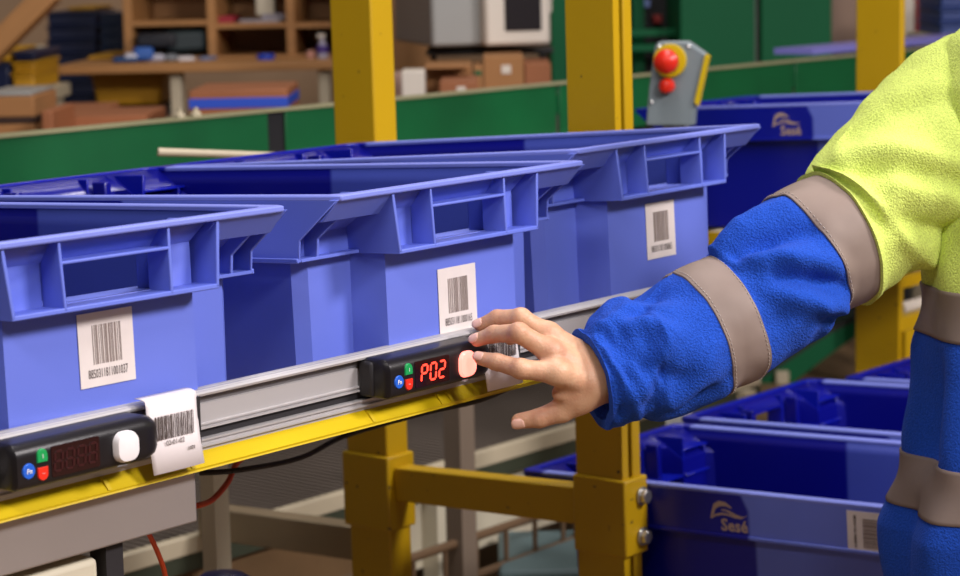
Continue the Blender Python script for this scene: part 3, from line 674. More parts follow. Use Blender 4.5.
bbox(t, 'side_flange', WHITEP, 116, 126, 0, .3, 30, 120, d, .006)
d = 7.8
t = bgthing('green_machine', 540, 90, d, 'large green machine frame with cross bars behind the emergency stop box', 'machine', turn=.04)
for x0, x1, z0, z1, y in ((12, 28, -t.location.z * FPX / d, 160, 0), (100, 112, -t.location.z * FPX / d, 160, .2)): bbox(t, 'upright', GREEND, x0, x1, y, y + .12, z0, z1, d)
for z in (50, 35): bbox(t, 'cross_bar', GREEND, -4 if z == 35 else 14, 140, .05, .12, z, z + 7, d)
bbox(t, 'dark_interior', DARK, 24, 140, .3, 1.0, -20, 160, d)
bbox(t, 'cabinet', GREEND, 138, 212, -.1, .8, -t.location.z * FPX / d, 160, d); bbox(t, 'silver_gap', GREYP, 212, 216, -.05, .7, 20, 160, d, 0); bbox(t, 'cabinet', GREEND, 218, 288, -.1, .8, -t.location.z * FPX / d, 160, d)
bbox(t, 'signal_light', mat('dull_red', srgb(150, 40, 36), .4), 122, 130, .2, .3, 62, 70, d); bbox(t, 'control_knob', mat('dull_blue', srgb(110, 130, 190), .4), 112, 118, .2, .3, 78, 86, d)
# right edge of the hall
t = bgthing('pale_machine', 828, 48, 8.0, 'pale machine housing behind the right yellow post', 'machine')
bbox(t, 'housing', mat('taupe_metal', srgb(150, 122, 104), .6), 0, 116, .1, .6, 0, 120, 8.0); bbox(t, 'dark_base', DARK, 0, 116, .0, .5, -t.location.z * FPX / 8.0, 2, 8.0)
for x in (72, 92): bbox(t, 'red_stripe', mat('dull_red', (0, 0, 0)), x, x + 6, .085, .1, 4, 120, 8.0, 0)
bbox(t, 'white_panel', WHITEP, 79, 90, .08, .1, 4, 120, 8.0, 0)
for i in range(4):
    crate(940, 36 - 14 * i, 7.2, 60, 14, mat('mid_blue_plastic', srgb(40, 64, 128), .45), 'blue crate, %s of the stack at the top right' % ['bottom', 'second', 'third', 'topmost'][i], 'blue crates top right')
q = hit(826, 55, 1, 3.02)
m_ = MB(); m_.box(0, 1.05, 0, .12, -.0, .016); o = m_.build('lavender_strip', mat('lavender_plastic', srgb(126, 122, 200), .35)); o.location = (q.x, 3.06, 1.125); tag(o, 'pale lavender strip lying along the green conveyor, upper right', 'strip')
# what the far things stand on (hidden by the conveyor from the photograph's side)
def stand(name, px0, px1, z, d_, dep, m, label):
    a_ = at(px0, 100, d_); k_ = d_ / FPX; t = empty(name, (a_.x, a_.y, 0), (0, 0, YAW), label, 'table'); w_ = (px1 - px0) * k_
    m_ = MB(); m_.box(0, w_, 0, dep, z - .04, z); m_.build('table_top', m, t, bevel=.003)
    for x in (.02, w_ - .07):
        for y in (.02, dep - .07):
            m_ = MB(); m_.box(x, x + .05, y, y + .05, 0, z - .04); m_.build('leg', m, t)
    return t
stand('packing_table', -30, 305, .93, 5.5, 1.0, WOOD, 'low packing table under the orange brown boxes, left background')
stand('packing_table', 400, 556, .93, 5.95, .40, WOOD, 'low packing table under the cartons, centre background')
bpy.context.view_layer.update()
for o in list(bpy.data.objects):
    if o.parent is None and o.name.split('.')[0] in ('orange_box', 'taped_box', 'cardboard_box', 'white_block', 'grey_block'):
        for q in [o] + kids(o):
            if q.type == 'MESH':
                for v in q.data.vertices:
                    if abs(v.co.z) < 1e-4: v.co.z = .93 - o.location.z
def zof(n): return [o for o in bpy.data.objects if o.name == n][0].location.z
stand('crate_table', 40, 130, zof('stacking_crate'), 7.75, .62, BEIGE, 'beige table under the tall dark crate stack, far left')
stand('crate_table', -20, 40, min(o.location.z for o in bpy.data.objects if o.name.startswith('stacking_crate') and o.get('group') == 'chequered crate stack'), 6.55, .5, BEIGE, 'beige table under the chequered crates at the left edge')
stand('crate_table', 935, 1005, [o for o in bpy.data.objects if o.get('group') == 'blue crates top right'][0].location.z, 7.15, .5, BEIGE, 'beige table under the blue crates at the top right')
# ------------------------------------------------------------------ low conveyor behind and below
e0 = hit(410, 475, 1, 2.78); zc_ = e0.z
lc = empty('low_conveyor', (2.05, 2.78, 0), (0, 0, 0), 'low conveyor with dark mesh belt and cream side, seen under the rail', 'conveyor')
MESHM = mat('dark_mesh_belt', (.05, .04, .034), .7, var=.5, vscale=60, bump=.5, bscale=120)
m_ = MB(); m_.box(0, 2.3, .02, 1.15, zc_ - .03, zc_ - .015); m_.build('belt', MESHM, lc)
m_ = MB()
x = 0
while x < 2.3:
    m_.box(x, x + .009, .02, 1.15, zc_ - .015, zc_ - .009); x += .020
tag(m_.build('belt_rib', mat('belt_rib_metal', (.13, .105, .085), .55), lc), kind='stuff')
m_ = MB(); m_.box(0, 2.3, 0, .02, zc_ - .028, zc_ + .004); m_.build('side_rail', BEIGE, lc, bevel=.002)
m_ = MB(); m_.box(0, 2.3, .002, .018, zc_ - .058, zc_ - .028); m_.build('dark_rail', mat('dark_olive', srgb(56, 62, 48), .5), lc)
m_ = MB(); m_.box(1.0, 2.3, .02, .03, zc_ - .20, zc_ - .058); m_.build('side_panel', CREAM, lc)
m_ = MB(); m_.box(0, .995, .02, .03, zc_ - .20, zc_ - .058); tag(m_.build('side_panel', mat('brown_panel', srgb(112, 86, 56), .6, var=.25, vscale=6), lc), 'brown left side panel')
for x in (.03, 1.10, 1.62, 2.2):
    m_ = MB(); m_.box(x, x + .045, -.02, .02, 0, zc_ - .03); m_.build('leg', CREAM if x < 1.3 else BEIGE, lc)
m_ = MB(); m_.box(0, 2.3, -.02, .02, .02, .06); m_.build('foot_rail', CREAM, lc)
# ladder-like guard in front, rungs
gl = empty('ladder_guard', (2.7, 2.62, 0), (0, 0, 0), 'low brown ladder shaped guard rail below the yellow crossbar', 'guard rail')
BRN = mat('brown_rail', srgb(96, 74, 52), .5)
zl = hit(430, 552, 1, 2.62).z
for z in (zl, zl - .075):
    m_ = MB(); m_.cyl((0, 0, z), (1.6, 0, z), .009, n=10); m_.build('rail', BRN, gl, smooth=True)
for i in range(18):
    m_ = MB(); m_.cyl((.04 + i * .09, 0, zl - .075), (.04 + i * .09, 0, zl), .005, n=8); m_.build('rung', BRN, gl)
for x in (.02, .72, 1.55):
    m_ = MB(); m_.cyl((x, 0, 0), (x, 0, zl), .010, n=10); m_.build('post', BRN, gl)
q = at(500, 622, 4.2)
m_ = MB(); m_.box(0, .20, 0, .3, -.05, .10); o = m_.build('teal_crate', TEAL, bevel=.01); o.location = q; o.rotation_euler = (0, 0, YAW); tag(o, 'grey teal crate on the floor level behind the ladder guard', 'crate')
q = at(30 + 360, 560, 4.4)
m_ = MB(); m_.box(-.12, .05, 0, .3, -.04, .02); o = m_.build('pale_board', mat('pale_teal', srgb(150, 162, 160), .6)); o.location = q; o.rotation_euler = (0, 0, YAW + .2); tag(o, 'pale grey teal board lying low behind the left rack post', 'board')
q = hit(460, 438, 1, 2.60)
m_ = MB(); m_.box(0, .042, 0, .04, 0, .60); o = m_.build('grey_post', mat('grey_brown_metal', srgb(118, 104, 90), .5)); o.location = (q.x, 2.60, 0); tag(o, 'grey brown steel post between the two yellow rack posts, under the rail', 'post')
m_ = MB(); m_.prism([(2.40, .487), (2.77, .468), (2.77, .412), (2.40, .431)], 0, 2.53, 2.57); tag(m_.build('steel_cross_beam', mat('taupe_steel', srgb(150, 134, 108), .42, .4, var=.15, vscale=3), bevel=.002), 'taupe steel beam left of the left rack post, below the rail', 'beam')
q = hit(209, 480, 0, 2.20)
m_ = MB(); m_.box(-.015, .015, -.015, .015, 0, .80); o = m_.build('cream_leg', CREAM); o.location = (2.21, q.y, 0); tag(o, 'cream steel leg just right of the steel duct end', 'leg')
ORG = mat('orange_cable', srgb(206, 74, 28), .5)
def cable(name, pts, r, m, label):
    m_ = MB(); P = [Vector(p) for p in pts]; out = []
    for i in range(len(P) - 1):
        a = P[max(0, i - 1)]; b = P[i]; c_ = P[i + 1]; d_ = P[min(len(P) - 1, i + 2)]
        for s_ in range(6):
            u = s_ / 6; out.append(.5 * ((2 * b) + (c_ - a) * u + (2 * a - 5 * b + 4 * c_ - d_) * u * u + (3 * b - a - 3 * c_ + d_) * u ** 3))
    out.append(P[-1]); m_.tube(out, r); o = m_.build(name, m, smooth=True); return tag(o, label, 'cable')
cable('orange_cable', [at(196, 506, 2.5), at(212, 500, 2.55), at(228, 482, 2.6), at(238, 462, 2.65), at(262, 447, 2.75), at(310, 440, 2.8)], .0035, ORG, 'orange cable curving beside the steel duct end')
cable('orange_cable', [at(140, 520, 2.3), at(152, 540, 2.32), at(164, 570, 2.35), at(168, 600, 2.4)], .0028, ORG, 'orange cable hanging under the steel duct')
cable('black_cable', [at(200, 473, 2.5), at(240, 470, 2.5), at(300, 458, 2.6), at(345, 436, 2.7), at(420, 414, 2.6), at(480, 400, 2.5), at(520, 382, 2.45)], .0032, BLKM, 'black cable slung under the yellow beam between the posts')
bk = bgthing('blue_bollard', 222, 573, 3.0, 'blue rounded bollard top at the very bottom edge, left of the yellow post', 'bollard')
m_ = MB(); m_.lathe([(.040, -bk.location.z), (.040, -.06), (.045, -.03), (.043, -.012), (.030, -.003), (.001, 0)]); m_.build('cap', mat('bollard_blue', srgb(24, 34, 150), .4), bk, smooth=True)
# items seen through the gap under the sleeve
t = bgthing('green_belt_conveyor', 770, 400, 7.2, 'dark green inclined conveyor side seen under the sleeve', 'conveyor', turn=0)
kk = 7.2 / FPX
m_ = MB(); m_.prism([(x * kk, z * kk) for x, z in [(-80, -60), (60, 45), (85, 62), (85, 78), (60, 66), (-80, -25)]], 1, 0, .12); m_.build('side_plate', GREEND, t)
m_ = MB(); m_.prism([(x * kk, z * kk) for x, z in [(-80, -25), (60, 66), (85, 78), (85, 84), (60, 72), (-80, -18)]], 1, 0, .5); m_.build('belt', DARK, t)
bbox(t, 'leg', BEIGE, 5, 18, -.03, .0, -t.location.z / kk, 30, 7.2)
small('dark_partition', 700, 450, 9.3, 300, 150, .1, mat('dark_olive_panel', srgb(70, 60, 44), .6), 'dark panel behind the inclined green conveyor', 'panel')

# ------------------------------------------------------------------ the worker
def surface_nets(fn, lo, hi, res):
    lo = np.array(lo, float); hi = np.array(hi, float); n = np.ceil((hi - lo) / res).astype(int) + 1
    ax = [lo[i] + res * np.arange(n[i]) for i in range(3)]
    F = np.empty(n, np.float32)
    for i0 in range(0, n[0], 24):
        g = np.stack(np.meshgrid(ax[0][i0:i0 + 24], ax[1], ax[2], indexing='ij'), -1)
        F[i0:i0 + 24] = fn(g.reshape(-1, 3)).reshape(g.shape[:3])
    s = F < 0
    c = [s[dx:n[0] - 1 + dx, dy:n[1] - 1 + dy, dz:n[2] - 1 + dz] for dx in (0, 1) for dy in (0, 1) for dz in (0, 1)]
    cnt = sum(x.astype(np.int8) for x in c); act = (cnt > 0) & (cnt < 8)
    idx = -np.ones(act.shape, int); cells = np.argwhere(act); idx[tuple(cells.T)] = np.arange(len(cells))
    acc = np.zeros((len(cells), 3)); num = np.zeros(len(cells))
    off = [(a, b, c_) for a in (0, 1) for b in (0, 1) for c_ in (0, 1)]
    for a in range(8):
        for b in range(a + 1, 8):
            A = np.array(off[a]); B = np.array(off[b])
            if abs(A - B).sum() != 1: continue
            fa = F[tuple((cells + A).T)]; fb = F[tuple((cells + B).T)]; m = (fa < 0) != (fb < 0)
            t = np.where(m, fa / np.where(m, fa - fb, 1), 0)[:, None]
            acc += np.where(m[:, None], A + t * (B - A), 0); num += m
    V = lo + res * (cells + acc / num[:, None])
    quads = []
    for d in range(3):
        u, v = [(1, 2), (2, 0), (0, 1)][d]
        sl0 = [slice(None)] * 3; sl1 = [slice(None)] * 3; sl0[d] = slice(0, -1); sl1[d] = slice(1, None)
        a = s[tuple(sl0)]; b = s[tuple(sl1)]; e = np.argwhere(a != b)
        e = e[(e[:, u] > 0) & (e[:, v] > 0) & (e[:, u] < n[u] - 1) & (e[:, v] < n[v] - 1)]
        if not len(e): continue
        ins = a[tuple(e.T)]
        eu = np.zeros(3, int); eu[u] = 1; ev = np.zeros(3, int); ev[v] = 1
        q = np.stack([idx[tuple((e - eu - ev).T)], idx[tuple((e - ev).T)], idx[tuple(e.T)], idx[tuple((e - eu).T)]], 1)
        q = np.where(ins[:, None], q, q[:, ::-1]); quads.append(q)
    return V, np.concatenate(quads)
def caps(P, a, b, ra, rb):
    a = np.array(a); b = np.array(b); ab = b - a; t = np.clip((P - a) @ ab / max(ab @ ab, 1e-9), 0, 1)
    return np.linalg.norm(P - a - t[:, None] * ab, axis=1) - (ra + (rb - ra) * t)
def smin(a, b, k):
    h = np.clip(.5 + .5 * (b - a) / k, 0, 1); return b + (a - b) * h - k * h * (1 - h)
def mesh_from(V, Q, name, m, parent, smooth=True):
    me = bpy.data.meshes.new(name); me.from_pydata([tuple(v) for v in V], [], [tuple(q) for q in Q.tolist()]); me.update()
    me.polygons.foreach_set('use_smooth', [smooth] * len(me.polygons))
    o = bpy.data.objects.new(name, me); COL.objects.link(o); me.materials.append(m); o.parent = parent; return o
def skin_mat():
    m = mat('skin', (.74, .45, .30), .48, sss=.12, bump=.25, bscale=420)
    nt = m.node_tree; N = nt.nodes; L = nt.links; b = N['Principled BSDF']; tc = N.new('ShaderNodeTexCoord')
    n = N.new('ShaderNodeTexNoise'); n.inputs['Scale'].default_value = 38; n.inputs['Detail'].default_value = 4; L.new(tc.outputs['Object'], n.inputs['Vector'])
    cr = N.new('ShaderNodeValToRGB'); cr.color_ramp.elements[0].position = .32; cr.color_ramp.elements[0].color = (.50, .25, .148, 1); cr.color_ramp.elements[1].position = .6; cr.color_ramp.elements[1].color = (.61, .355, .215, 1)
    L.new(n.outputs[0], cr.inputs[0]); L.new(cr.outputs[0], b.inputs['Base Color']); return m
SKIN = skin_mat()
NAIL = mat('nail', (.78, .47, .37), .25)
HAIR = mat('dark_hair', (.025, .016, .012), .5, bump=.5, bscale=300, stretch=(8, 8, 1))

def hand_prims(J):
    """J: joints by name -> list of (a, b, ra, rb, k)"""
    P = []
    for f, rr in (('index', (.0112, .0098, .0087, .0070)), ('middle', (.0113, .0100, .0088, .0070)), ('ring', (.0108, .0097, .0084, .0067)), ('pinky', (.0094, .0080, .0068, .0055))):
        j = J[f]
        for i in range(3): P.append((j[i], j[i + 1], rr[i], rr[i + 1], .0035, f))
    j = J['thumb']
    P.append((j[0], j[1], .0165, .0125, .010, 'thumb')); P.append((j[1], j[2], .0122, .0100, .004, 'thumb')); P.append((j[2], j[3], .0100, .0080, .003, 'thumb'))
    return P
def hand_sdf(J):
    prims = hand_prims(J); W_ = [np.array(x) for x in J['wrist']]
    def fn(P):
        # palm
        pal = None
        for f, r0, r1 in (('index', .0150, .0125), ('middle', .0150, .0125), ('ring', .0145, .0120), ('pinky', .0140, .0112)):
            a = J['carpal_' + f]; d = caps(P, a, J[f][0], r0, r1); pal = d if pal is None else smin(pal, d, .012)
        pal = smin(pal, caps(P, J['carpal_index'], J['thumb'][0], .016, .0165), .012)
        pal = smin(pal, caps(P, J['thumb'][0], (np.array(J['thumb'][1]) * .55 + np.array(J['index'][0]) * .45), .0150, .0085), .012)
        for a, b in zip(W_[:-1:2], W_[1::2]):
            pal = smin(pal, caps(P, a, b, .0215, .0240), .016)
        d = pal
        fing = {}
        for a, b, ra, rb, k, f in prims:
            e = caps(P, a, b, ra, rb); fing[f] = e if f not in fing else smin(fing[f], e, k)
        # knuckle swellings and tendons
        for f in ('index', 'middle', 'ring'):
            j = J[f]; n_ = np.array(J['dorsal'])
            c1 = np.array(j[1]) + n_ * .0012
            fing[f] = smin(fing[f], np.linalg.norm(P - c1, axis=1) - (.0097 if f != 'ring' else .0095), .004)
            pal = smin(pal, np.linalg.norm(P - (np.array(j[0]) + n_ * .0030), axis=1) - .0102, .008)
            pal = smin(pal, caps(P, np.array(j[0]) + n_ * .009, np.array(J['carpal_' + f]) * .6 + np.array(j[0]) * .4 + n_ * .0125, .0028, .0018), .006)
        d = pal
        for f in fing: d = smin(d, fing[f], .007 if f != 'thumb' else .009)
        # skin creases over the finger joints
        for f in ('index', 'middle', 'ring', 'thumb'):
            j = [np.array(x) for x in J[f]]; n_ = np.array(J['dorsal'])
            for q in (1, 2):
                ax_ = j[q + 1] - j[q - 1] if q + 1 < len(j) else j[q] - j[q - 1]; ax_ = ax_ / np.linalg.norm(ax_)
                rel = P - j[q]; s_ = rel @ ax_; near = np.exp(-(np.linalg.norm(rel, axis=1) / .012) ** 4)
                for o_ in (-.0028, 0, .0028):
                    d = d + .00045 * np.exp(-((s_ - o_) / .0006) ** 2) * near * (q == 1 or o_ == 0)
        return d
    return fn
def nail(parent, tip, prev, dorsal, side, r):
    tip = Vector(tip); prev = Vector(prev); a = (tip - prev).normalized(); n_ = Vector(dorsal); n_ = (n_ - a * n_.dot(a)).normalized(); b = a.cross(n_)
    m_ = MB(); rows = []
    L_, Wd = r * 1.75, r * .80
    for i in range(7):
        u = -1 + 2 * i / 6; row = []
        for k in range(7):
            v = -1 + 2 * k / 6
            e = math.sqrt(max(0, 1 - (abs(u) ** 3.2) * .75))
            p = tip + a * (r * .30 + u * L_ / 2 - r * .25) + b * (v * Wd * e) + n_ * (r * math.sqrt(max(0, 1 - (v * e * .80) ** 2)) * (1.0 - .16 * max(0, u) ** 2) + .0009)
            row.append(m_.bm.verts.new(p))
        rows.append(row)
    for A, B in zip(rows[:-1], rows[1:]):
        for k in range(6): m_.bm.faces.new((A[k], A[k + 1], B[k + 1], B[k]))
    o = m_.build('fingernail', NAIL, parent, smooth=True); s_ = o.modifiers.new('t', 'SOLIDIFY'); s_.thickness = .0009; s_.offset = -1; return o

J = {}
def A3(px, py, d): return np.array(at(px, py, d))
J['index'] = [A3(558, 373, 2.228), A3(521, 369, 2.222), A3(497, 362, 2.236), A3(481, 358.5, 2.247)]
J['middle'] = [A3(551, 352, 2.240), A3(519, 333, 2.232), A3(494, 334, 2.252), A3(477, 340, 2.262)]
J['ring'] = [A3(549, 335, 2.262), A3(521, 318, 2.258), A3(497, 318, 2.272), A3(480, 325, 2.279)]
J['pinky'] = [A3(560, 342, 2.290), A3(540, 332, 2.302), A3(522, 335, 2.308), A3(510, 340, 2.308)]
J['thumb'] = [A3(578, 396, 2.262), A3(562, 410, 2.262), A3(540, 418, 2.262), A3(519, 421, 2.266)]
J['carpal_index'] = A3(590, 385, 2.258); J['carpal_middle'] = A3(592, 374, 2.262); J['carpal_ring'] = A3(592, 362, 2.272); J['carpal_pinky'] = A3(595, 358, 2.282)
J['wrist'] = [A3(593, 372, 2.272), A3(640, 362, 2.290), A3(594, 383, 2.272), A3(640, 372, 2.290)]
J['dorsal'] = np.array(MC @ _n([-.12, -.42, -.90]))
worker = empty('person', (2.30, .98, 0), (0, 0, 0), 'person in lime and blue fleece jacket reaching out one arm to press the lit button', 'person')
allj = np.array([p for k, v in J.items() if k != 'dorsal' for p in (v if isinstance(v, list) else [v])])
V, Q = surface_nets(hand_sdf(J), allj.min(0) - .028, allj.max(0) + .028, .0013)
O = np.array([2.30, .98, 0])

# --- the rest of the body (mostly under clothes or outside the picture): coarse surface, joined to the arm under the cuff
F_ = _n([-.93, -.36, 0]); Rt = _n([-.36, .93, 0]); Up = np.array([0, 0, 1.]); TC = np.array([2.262, .985, 0])    # facing, right side, up, torso centre
def T(f, r, u): return TC + F_ * f + Rt * r + Up * u
SH = T(0, .165, 1.275); WR = J['wrist'][1]
EL = np.array(at(790, 262, 2.395))
def body_sdf(P):
    d = caps(P, T(0, .0, 1.05), T(-.01, 0, 1.24), .115, .10)
    for s in (-1, 1):
        d = smin(d, caps(P, T(-.01, .03 * s, 1.28), T(0, .145 * s, 1.25), .05, .036), .04)
        d = smin(d, caps(P, T(0, .075 * s, .80), T(.01, .095 * s, .45), .085, .058), .04)
        d = smin(d, caps(P, T(.01, .095 * s, .45), T(0, .10 * s, .09), .055, .036), .02)
    d = smin(d, caps(P, T(0, 0, .82), T(0, 0, 1.05), .12, .11), .06)
    d = smin(d, caps(P, T(-.01, 0, 1.28), T(.01, 0, 1.40), .052, .050), .03)
    # head
    rel = P - T(.025, 0, 1.50); q = np.stack([rel @ F_, rel @ Rt, rel[:, 2]], 1)
    h = (np.linalg.norm(q / np.array([.095, .075, .115]), axis=1) - 1) * .075
    h = smin(h, caps(P, T(.055, 0, 1.435), T(.075, 0, 1.415), .045, .026), .03)
    h = smin(h, caps(P, T(.112, 0, 1.505), T(.130, 0, 1.475), .008, .013), .012)      # nose
    for s in (-1, 1):
        h = smin(h, caps(P, T(.02, .078 * s, 1.515), T(.015, .080 * s, 1.475), .010, .008), .006)   # ears
        h = smin(h, caps(P, T(.100, .018 * s, 1.528), T(.098, .048 * s, 1.528), .008, .007), .012)  # brows
        e = np.linalg.norm(P - T(.108, .031 * s, 1.508), axis=1) - .010
        h = np.maximum(h, -e)
    h = smin(h, caps(P, T(.107, -.018, 1.447), T(.107, .018, 1.447), .0065, .0065), .006)
    h = smin(h, caps(P, T(.105, -.014, 1.438), T(.105, .014, 1.438), .0065, .0065), .004)
    d = smin(d, h, .02)
    # right arm to just inside the cuff, left arm hanging
    d = smin(d, caps(P, T(0, .145, 1.24), EL, .042, .040), .02); d = smin(d, caps(P, EL, WR, .042, .0255), .015)
    d = smin(d, caps(P, T(0, -.165, 1.26), T(-.02, -.225, 1.00), .050, .040), .03); d = smin(d, caps(P, T(-.02, -.225, 1.00), T(.06, -.235, .79), .040, .024), .02)
    return d
JL = {}
def lh(f, r, u): return T(.06 + f, -.235 + r, .79 + u)
for n_, o_, l_ in (('index', .026, 1.0), ('middle', .008, 1.08), ('ring', -.010, 1.0), ('pinky', -.027, .8)):
    JL[n_] = [lh(.012 + o_, -.004, -.085), lh(.020 + o_, .004, -.085 - .040 * l_), lh(.020 + o_, .016, -.085 - .064 * l_), lh(.014 + o_, .026, -.085 - .082 * l_)]
    JL['carpal_' + n_] = lh(.004 + o_ * .5, 0, -.02)
JL['thumb'] = [lh(.024, .010, -.035), lh(.044, .022, -.062), lh(.050, .030, -.090), lh(.047, .034, -.112)]
JL['wrist'] = [lh(0, 0, -.01), lh(0, 0, .03)]; JL['dorsal'] = -Rt
V2, Q2 = surface_nets(body_sdf, T(0, 0, 0).clip(max=9) + np.array([-.62, -.42, .04]), T(0, 0, 0) + np.array([.34, .50, 1.66]), .0095)
al = np.array([p for k, v in JL.items() if k != 'dorsal' for p in (v if isinstance(v, list) else [v])])
V3, Q3 = surface_nets(hand_sdf(JL), al.min(0) - .03, al.max(0) + .03, .003)
VV = np.concatenate([V, V2, V3]) - O; QQ = np.concatenate([Q, Q2 + len(V), Q3 + len(V) + len(V2)])
body = mesh_from(VV, QQ, 'body', SKIN, worker)
for f, r_ in (('index', .0070), ('middle', .0070), ('ring', .0067), ('pinky', .0055)):
    dd_ = J['dorsal'] if f == 'index' else J['dorsal'] + np.array([0, 0, .2])
    nail(worker, J[f][3] - O, J[f][2] - O, dd_, 0, r_)
nail(worker, J['thumb'][3] - O, J['thumb'][2] - O, MC @ _n([.0, .45, -.9]), 0, .0080)
for s in (-1, 1):
    m_ = MB(); bmesh.ops.create_uvsphere(m_.bm, u_segments=16, v_segments=10, radius=.0105); o = m_.build('eye', mat('eye_white', (.8, .78, .75), .2), worker, smooth=True); o.location = T(.090, .031 * s, 1.508) - O
    m_ = MB(); bmesh.ops.create_uvsphere(m_.bm, u_segments=12, v_segments=8, radius=.0055); p_ = m_.build('iris', mat('iris', (.03, .02, .012), .2), o, smooth=True); p_.location = F_ * .0062
def hair_sdf(P):
    rel = P - T(.010, 0, 1.525); q = np.stack([rel @ F_, rel @ Rt, rel[:, 2]], 1)
    h = (np.linalg.norm(q / np.array([.108, .088, .112]), axis=1) - 1) * .088
    face = (rel @ F_) - .058 + np.maximum(0, rel[:, 2] - .045) * -1.2
    low = -(rel[:, 2] + .075 - np.maximum(0, rel @ F_) * .9)
    return np.maximum(np.maximum(h, face), low)
Vh, Qh = surface_nets(hair_sdf, T(.01, 0, 1.525) - .16, T(.01, 0, 1.525) + .16, .008)
mesh_from(Vh - O, Qh, 'hair', HAIR, worker)

# --- clothes
def fleece(name, col, amp=1.0):
    m = bpy.data.materials.new(name); m.use_nodes = True; nt = m.node_tree; N = nt.nodes; L = nt.links; b = N['Principled BSDF']
    b.inputs['Roughness'].default_value = .95; b.inputs['Specular IOR Level'].default_value = .15
    b.inputs['Sheen Weight'].default_value = .25; b.inputs['Sheen Roughness'].default_value = .6; b.inputs['Sheen Tint'].default_value = (*[min(1, c * 1.6 + .1) for c in col], 1)
    tc = N.new('ShaderNodeTexCoord')
    n = N.new('ShaderNodeTexNoise'); n.inputs['Scale'].default_value = 460; n.inputs['Detail'].default_value = 2; L.new(tc.outputs['Object'], n.inputs['Vector'])
    n2 = N.new('ShaderNodeTexNoise'); n2.inputs['Scale'].default_value = 14; n2.inputs['Detail'].default_value = 4; L.new(tc.outputs['Object'], n2.inputs['Vector'])
    mr = N.new('ShaderNodeMapRange'); mr.inputs[1].default_value = .3; mr.inputs[2].default_value = .7; mr.inputs[3].default_value = .80; mr.inputs[4].default_value = 1.15; L.new(n.outputs[0], mr.inputs[0])
    vs = N.new('ShaderNodeVectorMath'); vs.operation = 'SCALE'; vs.inputs[0].default_value = col; L.new(mr.outputs[0], vs.inputs['Scale']); L.new(vs.outputs[0], b.inputs['Base Color'])
    ad = N.new('ShaderNodeMath'); ad.operation = 'MULTIPLY_ADD'; ad.inputs[1].default_value = .6; L.new(n2.outputs[0], ad.inputs[0]); L.new(n.outputs[0], ad.inputs[2])
    bp = N.new('ShaderNodeBump'); bp.inputs['Strength'].default_value = .75; bp.inputs['Distance'].default_value = .003 * amp; L.new(ad.outputs[0], bp.inputs['Height']); L.new(bp.outputs[0], b.inputs['Normal'])
    return m
BLUEF = fleece('blue_fleece', (.012, .066, .43)); LIMEF = fleece('lime_fleece', (.63, .76, .165))
TAPE = mat('reflective_tape', (.215, .163, .138), .6, 0, bump=.10, bscale=60, var=.10, vscale=18, spec=.3)
TROU = mat('dark_trousers', (.02, .03, .07), .9, bump=.3, bscale=300); SHOE = mat('black_shoe', (.015, .014, .014), .5)

# sleeve: ring centres along the arm (pixel, depth, radius), Catmull-Rom between them
SL = [(592, 379, 2.275, .0515), (606, 374, 2.280, .0540), (630, 362, 2.290, .0640), (655, 354, 2.300, .0690), (703, 330, 2.320, .0690), (740, 315, 2.335, .0705), (772, 285, 2.350, .0750), (806, 254, 2.365, .0735), (846, 234, 2.385, .0735), (866, 215, 2.395, .0800), (900, 182, 2.415, .0880), (935, 150, 2.435, .0960), (968, 125, 2.46, .102), (1000, 108, 2.50, .095)]
CP = [np.array(at(a, b, c)) for a, b, c, _ in SL]; CR = [r for *_, r in SL]
def cr(L_, t):
    n = len(L_) - 1; t = min(max(t, 0), n - 1e-6); i = int(t); u = t - i
    a = L_[max(0, i - 1)]; b = L_[i]; c = L_[i + 1]; d = L_[min(n, i + 2)]
    return .5 * ((2 * b) + (c - a) * u + (2 * a - 5 * b + 4 * c - d) * u * u + (3 * b - a - 3 * c + d) * u ** 3)
def frame(t):
    a = cr(CP, t - .35); b = cr(CP, t + .35); z = _n(b - a)
    v = MC @ np.array([0, -1., 0])                 # reference: up in the photograph's sense
    x = _n(v - z * (v @ z)); y = np.cross(z, x); return x, y, z
def gs(x, c, w_): return math.exp(-((x - c) / w_) ** 2)
def angd(a, b): return (a - b + math.pi) % (2 * math.pi) - math.pi
